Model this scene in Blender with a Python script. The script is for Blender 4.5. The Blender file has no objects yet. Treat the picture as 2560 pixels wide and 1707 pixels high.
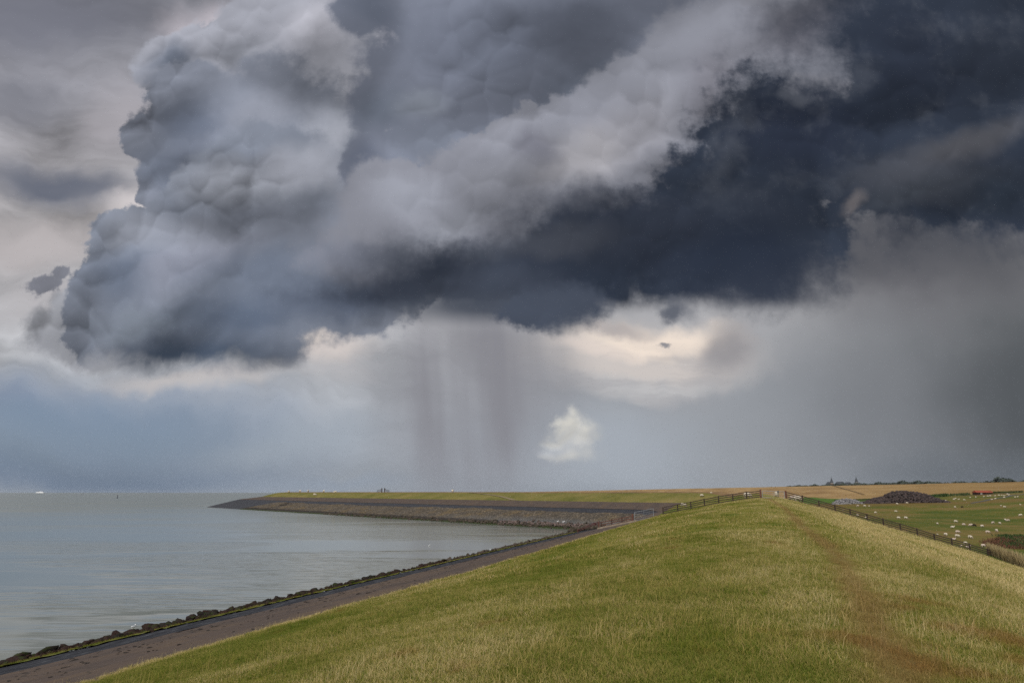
import bpy, bmesh, math, random
import numpy as np
from mathutils import Vector, Matrix, noise as mnoise

SC = bpy.context.scene
COL = SC.collection

# ------------------------------------------------------------------ camera
EYE = 7.4                                  # metres above the sea
PITCH = math.atan(376.5 / 1707.0)
FPX = 1707.0                               # focal length in pixels of the 2560 px wide photograph (24 mm)
cam_d = bpy.data.cameras.new('camera'); cam_d.sensor_width = 36.0; cam_d.lens = 24.0
cam_d.clip_start = 0.1; cam_d.clip_end = 80000.0
cam = bpy.data.objects.new('camera', cam_d); COL.objects.link(cam)
cam.location = (0, 0, EYE); cam.rotation_euler = (math.pi / 2 + PITCH, 0, 0)
SC.camera = cam
SC.view_settings.view_transform = 'Standard'; SC.view_settings.look = 'None'
SC.view_settings.exposure = 0.0; SC.view_settings.gamma = 1.0
SC.view_settings.use_curve_mapping = False
SC.cycles.use_adaptive_sampling = True; SC.cycles.adaptive_threshold = 0.01; SC.cycles.adaptive_min_samples = 12
SC.cycles.use_denoising = False
SC.cycles.max_bounces = 6; SC.cycles.diffuse_bounces = 2; SC.cycles.glossy_bounces = 3; SC.cycles.transmission_bounces = 3
SC.cycles.volume_bounces = 0; SC.cycles.caustics_reflective = False; SC.cycles.caustics_refractive = False

def ray(px, py):
    """direction through a point of the 2560 x 1707 photograph"""
    x, y = (px - 1280.0) / FPX, (853.5 - py) / FPX
    return (x, math.cos(PITCH) - y * math.sin(PITCH), math.sin(PITCH) + y * math.cos(PITCH))

def lin(c):
    f = lambda v: v / 12.92 if v <= 0.04045 else ((v + 0.055) / 1.055) ** 2.4
    return tuple(f(v / 255.0) for v in c)

# ------------------------------------------------------------------ world: blue sky behind storm clouds
SUN_AZ, SUN_EL = math.radians(205.0), math.radians(46.0)      # behind the camera, to its left
world = bpy.data.worlds.new('World'); SC.world = world; world.use_nodes = True
WT = world.node_tree; WT.nodes.clear()
class G:
    """small node-graph writer"""
    def __init__(s, tree): s.t = tree
    def n(s, kind, **kw):
        nd = s.t.nodes.new(kind)
        for k, v in kw.items(): setattr(nd, k, v)
        return nd
    def put(s, sock, v):
        if isinstance(v, bpy.types.NodeSocket): s.t.links.new(v, sock)
        elif v is not None:
            if hasattr(sock.default_value, '__len__') and not hasattr(v, '__len__'): v = (v,) * len(sock.default_value)
            if hasattr(sock.default_value, '__len__') and len(sock.default_value) == 4 and len(v) == 3: v = tuple(v) + (1,)
            sock.default_value = v
    def m(s, op, a, b=None, c=None, clamp=False):
        nd = s.n('ShaderNodeMath', operation=op); nd.use_clamp = clamp
        for i, v in enumerate((a, b, c)):
            if v is not None: s.put(nd.inputs[i], v)
        return nd.outputs[0]
    def vm(s, op, a, b=None, scale=None):
        nd = s.n('ShaderNodeVectorMath', operation=op); s.put(nd.inputs[0], a)
        if b is not None: s.put(nd.inputs[1], b)
        if scale is not None: s.put(nd.inputs['Scale'], scale)
        return nd.outputs['Value'] if op in ('LENGTH', 'DOT_PRODUCT', 'DISTANCE') else nd.outputs[0]
    def xyz(s, x, y, z=0.0):
        nd = s.n('ShaderNodeCombineXYZ')
        for i, v in enumerate((x, y, z)): s.put(nd.inputs[i], v)
        return nd.outputs[0]
    def sep(s, v):
        nd = s.n('ShaderNodeSeparateXYZ'); s.put(nd.inputs[0], v); return nd.outputs
    def rng(s, v, a, b, c=0.0, d=1.0, smooth=True):
        nd = s.n('ShaderNodeMapRange'); nd.interpolation_type = 'SMOOTHSTEP' if smooth else 'LINEAR'
        nd.clamp = False                        # smoothstep is bounded by itself
        for i, q in enumerate((v, a, b, c, d)): s.put(nd.inputs[i], q)
        if smooth: return nd.outputs[0]
        return s.m('MINIMUM', s.m('MAXIMUM', nd.outputs[0], min(c, d)), max(c, d))
    def noise(s, vec, scale, detail=4.0, rough=0.55, lac=2.0, dist=0.0, color=False, dim='3D'):
        nd = s.n('ShaderNodeTexNoise'); nd.noise_dimensions = dim
        s.put(nd.inputs['Vector'], vec); s.put(nd.inputs['Scale'], scale); s.put(nd.inputs['Detail'], detail)
        s.put(nd.inputs['Roughness'], rough); s.put(nd.inputs['Lacunarity'], lac); s.put(nd.inputs['Distortion'], dist)
        return nd.outputs['Color' if color else 'Fac']
    def voro(s, vec, scale, detail=0.0, rough=0.5, feature='F1', smooth=0.5, dim='2D', out='Distance', rand=1.0):
        nd = s.n('ShaderNodeTexVoronoi'); nd.voronoi_dimensions = dim; nd.feature = feature
        s.put(nd.inputs['Vector'], vec); s.put(nd.inputs['Scale'], scale); s.put(nd.inputs['Randomness'], rand)
        if 'Detail' in nd.inputs: s.put(nd.inputs['Detail'], detail); s.put(nd.inputs['Roughness'], rough)
        if feature == 'SMOOTH_F1': s.put(nd.inputs['Smoothness'], smooth)
        return nd.outputs[out]
    def mix(s, f, a, b, mode='MIX'):
        nd = s.n('ShaderNodeMix', data_type='RGBA', blend_type=mode)
        s.put(nd.inputs[0], f); s.put(nd.inputs[6], a); s.put(nd.inputs[7], b)
        return nd.outputs[2]
    def vmix(s, f, a, b):                         # colours kept as vectors: no hidden conversion nodes
        nd = s.n('ShaderNodeMix', data_type='VECTOR'); nd.clamp_factor = True
        s.put(nd.inputs[0], f); s.put(nd.inputs[4], a); s.put(nd.inputs[5], b)
        return nd.outputs[1]
    def mapping(s, v, loc=(0, 0, 0), rot=(0, 0, 0), scale=(1, 1, 1), kind='TEXTURE'):
        nd = s.n('ShaderNodeMapping', vector_type=kind); s.put(nd.inputs[0], v)
        nd.inputs[1].default_value = loc; nd.inputs[2].default_value = rot; nd.inputs[3].default_value = scale
        return nd.outputs[0]
    def ramp(s, f, stops, mode='LINEAR'):
        nd = s.n('ShaderNodeValToRGB'); nd.color_ramp.interpolation = mode; e = nd.color_ramp.elements
        while len(e) < len(stops): e.new(0.5)
        for i, (p, c) in enumerate(stops): e[i].position = p; e[i].color = tuple(c) + (1,) if len(c) == 3 else c
        s.put(nd.inputs[0], f); return nd.outputs[0]

def build_sky():
    g = G(WT)
    K = 2560.0 / 2352.0
    def P(x, y):                      # cloud layout is written on a 2352 x 1568 sketch of the sky, turned into sky directions here
        d = ray(x * K, y * K); return d[0] / d[1], d[2] / d[1]
    def size(x, y, rx, ry):
        a, b = P(x - rx, y), P(x + rx, y); c, e = P(x, y - ry), P(x, y + ry)
        return abs(b[0] - a[0]) / 2, abs(c[1] - e[1]) / 2
    dirv = g.n('ShaderNodeTexCoord').outputs['Generated']
    X, Y, Z = g.sep(dirv)
    Ys = g.m('MAXIMUM', Y, 0.12)
    pos = g.xyz(g.m('DIVIDE', X, Ys), g.m('DIVIDE', Z, Ys))
    U, V, _ = g.sep(pos)
    # turbulence that every cloud edge is bent by
    wsoft = g.vm('SUBTRACT', g.noise(pos, 3.2, 4, 0.55, color=True, dim='2D'), (0.5, 0.5, 0.5))
    wfine = g.vm('SUBTRACT', g.noise(pos, 12.0, 5, 0.62, color=True, dim='2D'), (0.5, 0.5, 0.5))
    pw = g.vm('ADD', pos, g.vm('SCALE', wfine, scale=0.035))
    psoft = g.vm('ADD', pos, g.vm('ADD', g.vm('SCALE', wsoft, scale=0.13), g.vm('SCALE', wfine, scale=0.03)))
    # cauliflower billows: round cells, large to small
    bw = g.vm('ADD', pos, g.vm('ADD', g.vm('SCALE', wsoft, scale=0.07), g.vm('SCALE', wfine, scale=0.03)))
    big = lambda v: g.voro(v, 4.6, 0, feature='SMOOTH_F1', smooth=0.16)
    sq = lambda d: g.m('MULTIPLY', d, d)                                     # round tops instead of cones
    mid = lambda v: sq(g.voro(v, 10.0, 0, feature='F1'))
    small = lambda v: sq(g.voro(v, 25.0, 0, feature='F1'))
    b1, b2 = big(bw), mid(bw)
    b3 = small(bw)
    bil = g.m('SUBTRACT', 1.0, g.m('ADD', g.m('MULTIPLY', b1, 0.55), g.m('ADD', g.m('MULTIPLY', b2, 0.30), g.m('MULTIPLY', b3, 0.15))))
    rel1 = g.m('SUBTRACT', big(g.vm('ADD', bw, (-0.018, 0.05, 0))), b1)      # > 0 on the side of a billow that faces the light
    rel2 = g.m('SUBTRACT', mid(g.vm('ADD', bw, (-0.008, 0.02, 0))), b2)
    fine = g.m('SUBTRACT', g.noise(bw, 7.0, 7, 0.58, dim='2D'), 0.5)
    tiny = g.m('SUBTRACT', g.noise(pos, 38.0, 4, 0.62, dim='2D'), 0.5)
    rel3 = g.m('SUBTRACT', small(g.vm('ADD', bw, (-0.003, 0.009, 0))), b3)
    patch = g.sep(wsoft)[2]
    crisp = g.rng(patch, -0.10, 0.12)                                        # some flanks are hard, others torn soft
    relief = g.m('ADD', g.m('MULTIPLY', rel1, 0.70), g.m('MULTIPLY', g.m('MULTIPLY_ADD', rel3, 0.55, rel2), g.m('MULTIPLY_ADD', crisp, 0.48, 0.05)))

    turned = {}
    def rot(vec, ang):                 # the sketch turned by a few fixed angles, shared by all brushes
        ang = int(round(ang / 10.0)) * 10
        if not ang: return vec, 0.0
        key = (vec, ang)
        if key not in turned:
            ca, sa = math.cos(math.radians(ang)), math.sin(math.radians(ang))
            turned[key] = g.xyz(g.vm('DOT_PRODUCT', vec, (ca, sa, 0)), g.vm('DOT_PRODUCT', vec, (-sa, ca, 0)))
        return turned[key], math.radians(ang)
    def ell(vec, x, y, rx, ry, ang=0.0):
        c = P(x, y); s = size(x, y, rx, ry); vec, an = rot(vec, ang)
        cx, cy = c[0] * math.cos(an) + c[1] * math.sin(an), -c[0] * math.sin(an) + c[1] * math.cos(an)
        nd = g.n('ShaderNodeVectorMath', operation='MULTIPLY_ADD'); g.put(nd.inputs[0], vec)
        g.put(nd.inputs[1], (1 / s[0], 1 / s[1], 0)); g.put(nd.inputs[2], (-cx / s[0], -cy / s[1], 0))
        return g.vm('LENGTH', nd.outputs[0])
    for _v, _a in ((psoft, 10), (psoft, 20), (psoft, 30), (pw, 30), (pw, 20)): rot(_v, _a)
    def stroke(col, x, y, rx, ry, ang, c, a=1.0, hard=0.15, vec=None):
        """soft brush of cloud tone"""
        d = ell(psoft if vec is None else vec, x, y, rx, ry, ang)
        f = g.rng(d, 1.0, hard, 0.0, a)
        return g.vmix(f, col, lin(c))
    def union(blobs, vec, k=0.25):
        d = None
        for b in blobs:
            e = ell(vec, *b)
            d = e if d is None else g.m('SMOOTH_MIN', d, e, k)
        return d
    def cloud(col, blobs, tones, base, soft=0.08, puff=0.7, ragged=0.5, alpha=1.0, rel=1.0, k=0.25, flat=None, grain=0.36, wisp=None, puffs=0.0):
        """one cloud mass: outline from blobs with billows, inner tones, relief of the billows"""
        d = union(blobs, pw, k)
        e = g.m('SUBTRACT', d, g.m('MULTIPLY', g.m('SUBTRACT', bil, 0.58), puff))
        e = g.m('ADD', e, g.m('MULTIPLY', fine, ragged))
        e = g.m('ADD', e, g.m('MULTIPLY', tiny, grain))
        inside = g.m('SUBTRACT', 1.0, e)          # 0 at the edge, grows inwards
        sw = g.m('MULTIPLY_ADD', crisp, -0.72 * soft * 2, soft * 2)
        mask = g.rng(inside, g.m('MULTIPLY', sw, -1.0), sw, 0.0, alpha)
        if flat:                                   # level base
            yb = P(1176, flat[0])[1]; w = abs(P(1176, flat[0] - flat[1])[1] - yb)
            vv = g.m('ADD', V, g.m('MULTIPLY', fine, flat[2]))
            mask = g.m('MULTIPLY', mask, g.rng(vv, yb - w, yb + w))
        cur = lin(base)
        for t in tones: cur = stroke(cur, *t)
        amt = g.m('ADD', g.m('MULTIPLY', relief, 2.4 * rel), g.m('MULTIPLY', g.m('MULTIPLY_ADD', tiny, 0.22, fine), 0.5 * rel))
        if puffs: amt = g.m('ADD', amt, g.m('MULTIPLY', g.m('ADD', rel3, g.m('MULTIPLY', tiny, 0.3)), puffs))
        if wisp: cur = g.vmix(g.rng(g.m('ADD', fine, g.m('MULTIPLY', tiny, 0.15)), -0.02, 0.20, 0.0, wisp[1]), cur, lin(wisp[0]))
        cur = g.vm('SCALE', cur, scale=g.m('MAXIMUM', g.m('ADD', amt, 1.0), 0.4))
        return g.vmix(mask, col, cur)
    # ---- high, thin overcast at the back
    hv = g.rng(V, 0.0, 0.8, 0.0, 1.0, smooth=False)
    base = g.ramp(hv, [(0.0, lin((148, 155, 164))), (0.10, lin((160, 166, 174))), (0.28, lin((172, 173, 177))),
                      (0.5, lin((176, 173, 175))), (0.8, lin((150, 150, 158))), (1.0, lin((128, 129, 137)))])
    sky = g.vm('SCALE', base, scale=1.0)
    streak = g.noise(g.vm('MULTIPLY', g.vm('ADD', psoft, g.xyz(0.0, g.m('MULTIPLY', U, 0.12))), (2.4, 8.5, 1)), 1.0, 6, 0.55, dim='2D')
    samt = g.m('MULTIPLY', g.rng(U, 0.35, -0.2), g.rng(V, 0.02, 0.2, 0.25, 1.0))
    sky = g.vm('SCALE', sky, scale=g.m('ADD', 1.0, g.m('MULTIPLY', samt, g.m('MULTIPLY', g.m('SUBTRACT', streak, 0.5), 2.1))))
    # low left: blue distance, and lighter bars
    sky = stroke(sky, 200, 1000, 720, 190, 0, (120, 138, 164), .92)
    sky = stroke(sky, 150, 1085, 660, 70, 0, (113, 130, 154), .85)
    sky = stroke(sky, 700, 1100, 330, 40, 0, (142, 153, 168), .6)
    sky = stroke(sky, 450, 872, 320, 40, 0, (192, 188, 188), .9)
    sky = stroke(sky, 760, 850, 170, 50, 0, (188, 187, 190), .75)
    sky = stroke(sky, 770, 800, 170, 60, 10, (212, 203, 199), .95)
    sky = stroke(sky, 740, 785, 90, 34, 20, (228, 216, 206), .9)
    sky = stroke(sky, 720, 985, 280, 60, 8, (160, 169, 180), .6)
    # low middle and right: rain-grey
    sky = stroke(sky, 1350, 1040, 560, 160, 0, (164, 171, 180), .8)
    sky = stroke(sky, 1750, 980, 360, 300, 0, (148, 152, 158), .9)
    sky = stroke(sky, 2080, 900, 430, 420, 0, (114, 117, 122), .85)
    sky = stroke(sky, 2400, 900, 400, 480, 0, (82, 86, 90), .95)
    sky = stroke(sky, 2330, 1100, 480, 110, 0, (100, 106, 113), .75)
    sky = stroke(sky, 2080, 640, 380, 170, 0, (104, 104, 109), .95)
    sky = stroke(sky, 2300, 620, 300, 150, 0, (92, 93, 98), .9)
    sky = stroke(sky, 2120, 560, 420, 130, 0, (82, 84, 91), .95)
    sky = stroke(sky, 2010, 600, 220, 130, 0, (90, 91, 97), .95)
    # bright gap under the storm
    sky = stroke(sky, 1480, 805, 380, 125, 0, (203, 196, 192), 1.0, 0.3)
    sky = stroke(sky, 1510, 762, 270, 52, 0, (240, 225, 211), 1.0, 0.3)
    sky = stroke(sky, 1350, 790, 150, 34, 0, (226, 213, 204), .8)
    sky = stroke(sky, 1690, 790, 120, 80, 20, (140, 138, 142), .8)
    sky = stroke(sky, 1420, 735, 140, 26, 0, (170, 164, 164), .8)
    sky = stroke(sky, 1470, 880, 220, 50, 0, (188, 188, 190), .85)
    bars = g.noise(g.vm('MULTIPLY', pw, (6.0, 30.0, 1)), 1.0, 3, 0.55, dim='2D')
    bm = g.m('MULTIPLY', g.rng(ell(psoft, 1450, 850, 420, 120), 1.0, 0.3), g.rng(bars, 0.58, 0.34, 0.0, 0.42))
    sky = g.vmix(bm, sky, lin((152, 152, 157)))
    # ---- rain hanging from the shelf, in veils
    fall = g.m('ADD', U, g.m('MULTIPLY', V, 0.06))
    veil = g.noise(g.xyz(g.m('MULTIPLY', fall, 12.0), g.m('MULTIPLY', V, 1.5)), 1.0, 3, 0.5, dim='2D')
    rb = g.m('MULTIPLY', g.rng(ell(pos, 1090, 900, 310, 340), 1.0, 0.35), g.rng(V, P(0, 690)[1], P(0, 735)[1]))
    veilf = g.m('MULTIPLY', rb, g.rng(veil, 0.26, 0.74, 0.48, 0.95))
    def rain(c): return g.vmix(veilf, c, lin((134, 134, 141)))
    # ---- low sky, near the horizon
    low = rain(sky)
    # sunlit cumulus far away
    low = cloud(low, [(1312, 952, 13, 18), (1304, 972, 22, 16), (1284, 968, 16, 11), (1306, 996, 32, 24), (1334, 1006, 24, 20), (1282, 1022, 34, 18), (1256, 1036, 26, 13), (1300, 1034, 44, 18)],
        [(1318, 985, 60, 45, 0, (218, 215, 206), .9), (1270, 1045, 100, 26, 0, (178, 182, 188), .9), (1330, 1000, 22, 18, 0, (222, 219, 210), .8), (1290, 1012, 24, 14, 0, (198, 199, 199), .7), (1312, 955, 20, 22, 0, (212, 211, 206), .8)],
        (200, 199, 195), alpha=0.88, soft=0.7, puff=0.9, ragged=1.2, rel=0.10, k=0.25, grain=1.6, puffs=0.35)
    gap = g.m('MULTIPLY', g.rng(ell(psoft, 200, 1020, 620, 170), 1.0, 0.2), 0.25)
    # ---- upper sky
    # left: grey streets of cloud
    sky = stroke(sky, 130, 430, 360, 75, -6, (98, 104, 119), .9)
    sky = stroke(sky, 60, 50, 430, 140, 0, (116, 118, 130), .85)
    sky = stroke(sky, 40, 220, 200, 90, 0, (122, 124, 134), .7)
    sky = stroke(sky, 460, 70, 170, 90, 10, (200, 194, 202), .95)
    sky = stroke(sky, 290, 270, 130, 130, 0, (178, 174, 180), .7)
    sky = stroke(sky, 340, 480, 160, 60, 10, (208, 202, 203), .95)
    sky = stroke(sky, 80, 570, 290, 80, 0, (190, 184, 185), .85)
    sky = stroke(sky, 90, 700, 260, 90, 0, (186, 183, 186), .7)
    sky = stroke(sky, 850, 110, 130, 190, 0, (182, 180, 188), .9)
    sky = stroke(sky, 740, 20, 160, 90, 0, (186, 184, 192), .8)
    # ---- cloud masses, far to near
    sky = cloud(sky, [(150, 760, 90, 50), (230, 800, 120, 50), (180, 700, 60, 40)], [(140, 750, 80, 40, 0, (150, 152, 160), .8)], (158, 160, 167), soft=0.5, puff=0.8, ragged=1.4, rel=0.6)
    # towering cumulus, upper left, back row
    sky = cloud(sky, [(395, 145, 70, 60), (520, 140, 130, 100), (640, 100, 170, 140), (770, 170, 120, 150), (620, 260, 240, 170)],
        [(380, 150, 85, 75, 0, (100, 107, 121), .95), (530, 110, 110, 50, 20, (136, 139, 149), .85), (580, 200, 260, 60, 15, (158, 159, 168), .85),
         (770, 220, 130, 150, 0, (172, 173, 182), .9), (720, 60, 150, 80, 0, (168, 168, 177), .9)],
        (150, 152, 162), soft=0.09, puff=0.9, rel=0.85)
    # second row
    sky = cloud(sky, [(450, 250, 110, 100), (580, 260, 170, 120), (350, 310, 80, 65), (400, 390, 100, 90), (520, 370, 210, 150), (690, 300, 170, 140), (365, 440, 60, 34)],
        [(440, 270, 140, 100, 30, (96, 103, 118), .95), (390, 385, 120, 100, 0, (108, 115, 130), .95), (530, 350, 170, 80, 0, (108, 114, 129), .95),
         (620, 250, 150, 90, 0, (136, 140, 152), .85), (760, 330, 110, 150, 0, (160, 163, 173), .9)],
        (126, 131, 144), soft=0.10, puff=0.9, rel=0.95)
    # main left cumulus
    sky = cloud(sky, [(520, 440, 120, 90), (640, 410, 170, 120), (720, 510, 230, 200), (310, 550, 110, 80), (430, 550, 170, 120), (265, 630, 100, 80), (330, 705, 165, 95),
                      (560, 640, 280, 160), (820, 560, 230, 200), (560, 520, 150, 120), (370, 785, 190, 75), (520, 780, 190, 85), (780, 690, 220, 90)],
        [(560, 430, 220, 100, -10, (158, 162, 173), .95), (700, 390, 150, 100, 0, (162, 165, 176), .95), (330, 540, 130, 80, 0, (136, 140, 151), .9), (480, 560, 170, 80, 0, (140, 144, 156), .85),
         (640, 540, 190, 110, 0, (128, 133, 146), .85), (290, 650, 160, 90, 0, (92, 100, 115), .95), (470, 620, 190, 70, 20, (128, 131, 144), .85),
         (640, 650, 280, 100, 0, (96, 104, 119), .95), (820, 590, 210, 110, 0, (122, 127, 140), .85), (330, 745, 200, 50, 0, (122, 130, 142), .85),
         (420, 830, 400, 95, 0, (70, 81, 98), 1.0), (570, 740, 260, 80, 0, (84, 94, 111), .95), (800, 710, 230, 70, 0, (84, 92, 108), .95)],
        (122, 128, 141), soft=0.11, puff=0.8, ragged=0.95, rel=0.95, flat=(845, 30, 0.10))
    # upper dark tower right of it
    sky = cloud(sky, [(850, 20, 80, 60), (970, 30, 120, 110), (885, 240, 100, 80), (970, 190, 150, 130), (1120, 150, 270, 230), (830, 385, 50, 70), (930, 390, 130, 130), (1150, 380, 260, 180), (1370, 120, 340, 250)],
        [(840, 30, 130, 80, 0, (94, 100, 114), .95), (870, 250, 120, 90, 0, (108, 115, 129), .95), (970, 230, 100, 70, 20, (132, 138, 150), .85), (1060, 80, 240, 130, 0, (104, 109, 123), .9),
         (830, 385, 70, 80, 0, (94, 100, 115), .95), (1010, 330, 160, 90, 0, (118, 124, 138), .85), (1260, 80, 280, 180, 20, (92, 97, 110), .95), (1370, 190, 220, 70, 25, (84, 90, 102), .9)],
        (112, 117, 131), soft=0.09, puff=0.9, rel=0.65)
    # light shoulder running down from the upper right
    sky = cloud(sky, [(1880, 80, 170, 110, 10), (1650, 130, 200, 130, 25), (1500, 240, 260, 130, 30), (1270, 370, 260, 140, 28), (1020, 470, 230, 120, 15), (880, 450, 100, 90), (1150, 540, 420, 150), (1500, 390, 240, 180)],
        [(1850, 60, 200, 100, 10, (98, 98, 107), .95), (1640, 180, 170, 100, 35, (118, 118, 127), .95), (1420, 290, 220, 100, 35, (146, 146, 154), .95), (1300, 360, 170, 90, 30, (158, 156, 160), .7),
         (1200, 345, 60, 70, 20, (116, 117, 128), .9), (1130, 410, 120, 60, 30, (146, 148, 158), .8), (930, 450, 150, 80, 0, (148, 151, 162), .95), (1010, 530, 190, 60, 20, (142, 145, 155), .85),
         (1570, 390, 190, 100, 0, (92, 93, 100), .95), (1320, 490, 280, 70, 10, (92, 94, 102), .9), (770, 610, 180, 60, 0, (132, 136, 150), .85), (1100, 610, 480, 80, 0, (82, 87, 98), .95)],
        (132, 134, 144), soft=0.09, puff=0.7, rel=0.5)
    # right: dark, rain-heavy mass
    sky = cloud(sky, [(2280, 120, 420, 280), (1850, 320, 240, 180), (1730, 500, 240, 170), (2130, 350, 340, 180), (2330, 455, 190, 62)],
        [(2100, 130, 220, 190, 0, (44, 50, 63), .95), (1850, 290, 280, 160, 0, (41, 47, 61), .95), (2300, 100, 220, 150, 0, (50, 56, 68), .85), (2230, 330, 280, 60, 15, (80, 81, 87), .9), (2150, 420, 300, 90, 0, (70, 73, 81), .85),
         (2100, 460, 260, 60, 20, (62, 67, 76), .8), (2330, 450, 150, 90, 0, (42, 49, 60), .95), (1970, 480, 80, 26, 35, (100, 97, 100), .95), (1850, 215, 40, 20, 10, (74, 78, 88), .95)],
        (48, 55, 68), soft=0.26, puff=0.4, ragged=0.9, rel=0.45, wisp=((78, 82, 91), 0.45))
    # shelf: the black flat base
    sky = cloud(sky, [(1700, 575, 165, 145), (1480, 585, 330, 135), (1270, 630, 320, 100), (1050, 675, 280, 70), (1750, 640, 110, 90)],
        [(1690, 600, 330, 120, 0, (41, 48, 62), .95), (1400, 640, 300, 80, 0, (43, 50, 63), .95), (1080, 655, 260, 60, 0, (64, 70, 83), .9), (1230, 560, 240, 60, 10, (70, 74, 84), .85), (1830, 570, 100, 70, 0, (48, 55, 68), .8)],
        (52, 58, 71), soft=0.34, puff=0.3, ragged=0.6, rel=0.4, wisp=((64, 71, 84), 0.35), flat=(700, 20, 0.05))
    sky = rain(sky)
    sky = stroke(sky, 1110, 706, 330, 52, 0, (72, 78, 90), .95, 0.1, pos)
    # torn scraps
    sky = cloud(sky, [(1280, 702, 120, 36)], [], (70, 77, 91), soft=0.5, puff=0.8, ragged=1.6, rel=0.2, grain=0.8)
    sky = cloud(sky, [(1548, 716, 34, 30)], [], (96, 100, 110), soft=0.8, puff=0.8, ragged=1.8, rel=0.2, grain=1.0)
    sky = cloud(sky, [(110, 648, 46, 24, 20), (148, 622, 20, 18)], [], (128, 130, 140), soft=0.45, puff=0.8, ragged=2.2, rel=0.3, grain=1.6)
    sky = cloud(sky, [(1522, 791, 18, 6)], [], (146, 144, 147), soft=0.5, puff=0.6, ragged=2.0, rel=0.1, grain=1.6)
    # ---- beyond the picture: the same overcast goes on, brighter where the sun stands behind the cloud
    dn = g.noise(dirv, 2.2, 6, 0.55); ds = g.noise(g.mapping(dirv, scale=(1, 1, 0.35)), 4.5, 6, 0.6)
    tone = g.m('ADD', g.m('MULTIPLY', dn, 0.6), g.m('MULTIPLY', ds, 0.4))
    deck = g.ramp(tone, [(0.30, lin((120, 126, 138))), (0.48, lin((178, 181, 188))), (0.64, lin((226, 226, 226)))])
    sd = (math.sin(SUN_AZ) * math.cos(SUN_EL), math.cos(SUN_AZ) * math.cos(SUN_EL), math.sin(SUN_EL))
    glow = g.rng(g.vm('DOT_PRODUCT', dirv, sd), -0.2, 1.0, 0.75, 1.7)
    deck = g.vm('SCALE', deck, scale=glow)
    front = g.m('MULTIPLY', g.rng(Y, 0.30, 0.62), g.rng(Z, 0.92, 0.70))
    # ---- the blue sky itself, seen through the thin places
    st = g.n('ShaderNodeTexSky'); st.sky_type = 'NISHITA'; st.sun_disc = False
    st.sun_elevation = SUN_EL; st.sun_rotation = SUN_AZ; st.air_density = 1.0; st.dust_density = 2.0; st.ozone_density = 2.0
    b1 = g.n('ShaderNodeBackground'); g.put(b1.inputs[0], st.outputs[0]); b1.inputs[1].default_value = 0.08
    b2 = g.n('ShaderNodeBackground'); g.put(b2.inputs[0], sky)
    b4 = g.n('ShaderNodeBackground'); g.put(b4.inputs[0], low)
    b3 = g.n('ShaderNodeBackground'); g.put(b3.inputs[0], deck)
    m1 = g.n('ShaderNodeMixShader'); g.put(m1.inputs[0], gap); g.put(m1.inputs[1], b4.outputs[0]); g.put(m1.inputs[2], b1.outputs[0])
    m3 = g.n('ShaderNodeMixShader'); g.put(m3.inputs[0], g.rng(V, P(0, 930)[1], P(0, 895)[1])); g.put(m3.inputs[1], m1.outputs[0]); g.put(m3.inputs[2], b2.outputs[0])
    m2 = g.n('ShaderNodeMixShader'); g.put(m2.inputs[0], front); g.put(m2.inputs[1], b3.outputs[0]); g.put(m2.inputs[2], m3.outputs[0])
    out = g.n('ShaderNodeOutputWorld'); g.put(out.inputs[0], m2.outputs[0])
    world.cycles.sampling_method = 'NONE'
build_sky()

# ------------------------------------------------------------------ sun, veiled by cloud
sun_d = bpy.data.lights.new('sun', 'SUN'); sun_d.energy = 2.2; sun_d.angle = math.radians(12.0); sun_d.color = (1.0, 0.95, 0.87)
sun = bpy.data.objects.new('sun', sun_d); COL.objects.link(sun)
sdv = Vector((math.sin(SUN_AZ) * math.cos(SUN_EL), math.cos(SUN_AZ) * math.cos(SUN_EL), math.sin(SUN_EL)))
sun.rotation_euler = sdv.to_track_quat('Z', 'Y').to_euler()
sun.location = sdv * 200

# ================================================================== helpers
RNG = np.random.default_rng(7)
random.seed(7)
def mesh_obj(name, verts, faces, mat, parent=None, smooth=False, link=True):
    me = bpy.data.meshes.new(name)
    me.from_pydata([tuple(map(float, v)) for v in verts] if not isinstance(verts, np.ndarray) else verts.tolist(), [], faces if isinstance(faces, list) else faces.tolist())
    me.update()
    if smooth: me.polygons.foreach_set('use_smooth', [True] * len(me.polygons))
    o = bpy.data.objects.new(name, me)
    if mat is not None: me.materials.append(mat)
    if link: COL.objects.link(o)
    if parent is not None: o.parent = parent
    return o
def share(name, me, parent=None):
    o = bpy.data.objects.new(name, me); COL.objects.link(o)
    if parent is not None: o.parent = parent
    return o
def empty(name, loc=(0, 0, 0), rz=0.0):
    o = bpy.data.objects.new(name, None); COL.objects.link(o); o.location = loc; o.rotation_euler = (0, 0, rz)
    o.empty_display_size = 0.3
    return o
def tag(o, label=None, cat=None, group=None, kind=None):
    for k, v in (('label', label), ('category', cat), ('group', group), ('kind', kind)):
        if v: o[k] = v
    return o
def grid_faces(nu, nv):
    i = np.arange(nu - 1)[:, None] * nv + np.arange(nv - 1)[None, :]
    return np.stack([i, i + nv, i + nv + 1, i + 1], -1).reshape(-1, 4)
def vnoise(x, y, seed=0):
    """smooth value noise on arrays"""
    xi, yi = np.floor(x).astype(np.int64), np.floor(y).astype(np.int64); xf, yf = x - xi, y - yi
    def h(a, b):
        n = (a * 374761393 + b * 668265263 + seed * 974634777) & 0x7fffffff
        n = ((n ^ (n >> 13)) * 1274126177) & 0x7fffffff
        return ((n ^ (n >> 16)) & 0xffff) / 65535.0
    u, v = xf * xf * (3 - 2 * xf), yf * yf * (3 - 2 * yf)
    return (h(xi, yi) * (1 - u) + h(xi + 1, yi) * u) * (1 - v) + (h(xi, yi + 1) * (1 - u) + h(xi + 1, yi + 1) * u) * v
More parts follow.
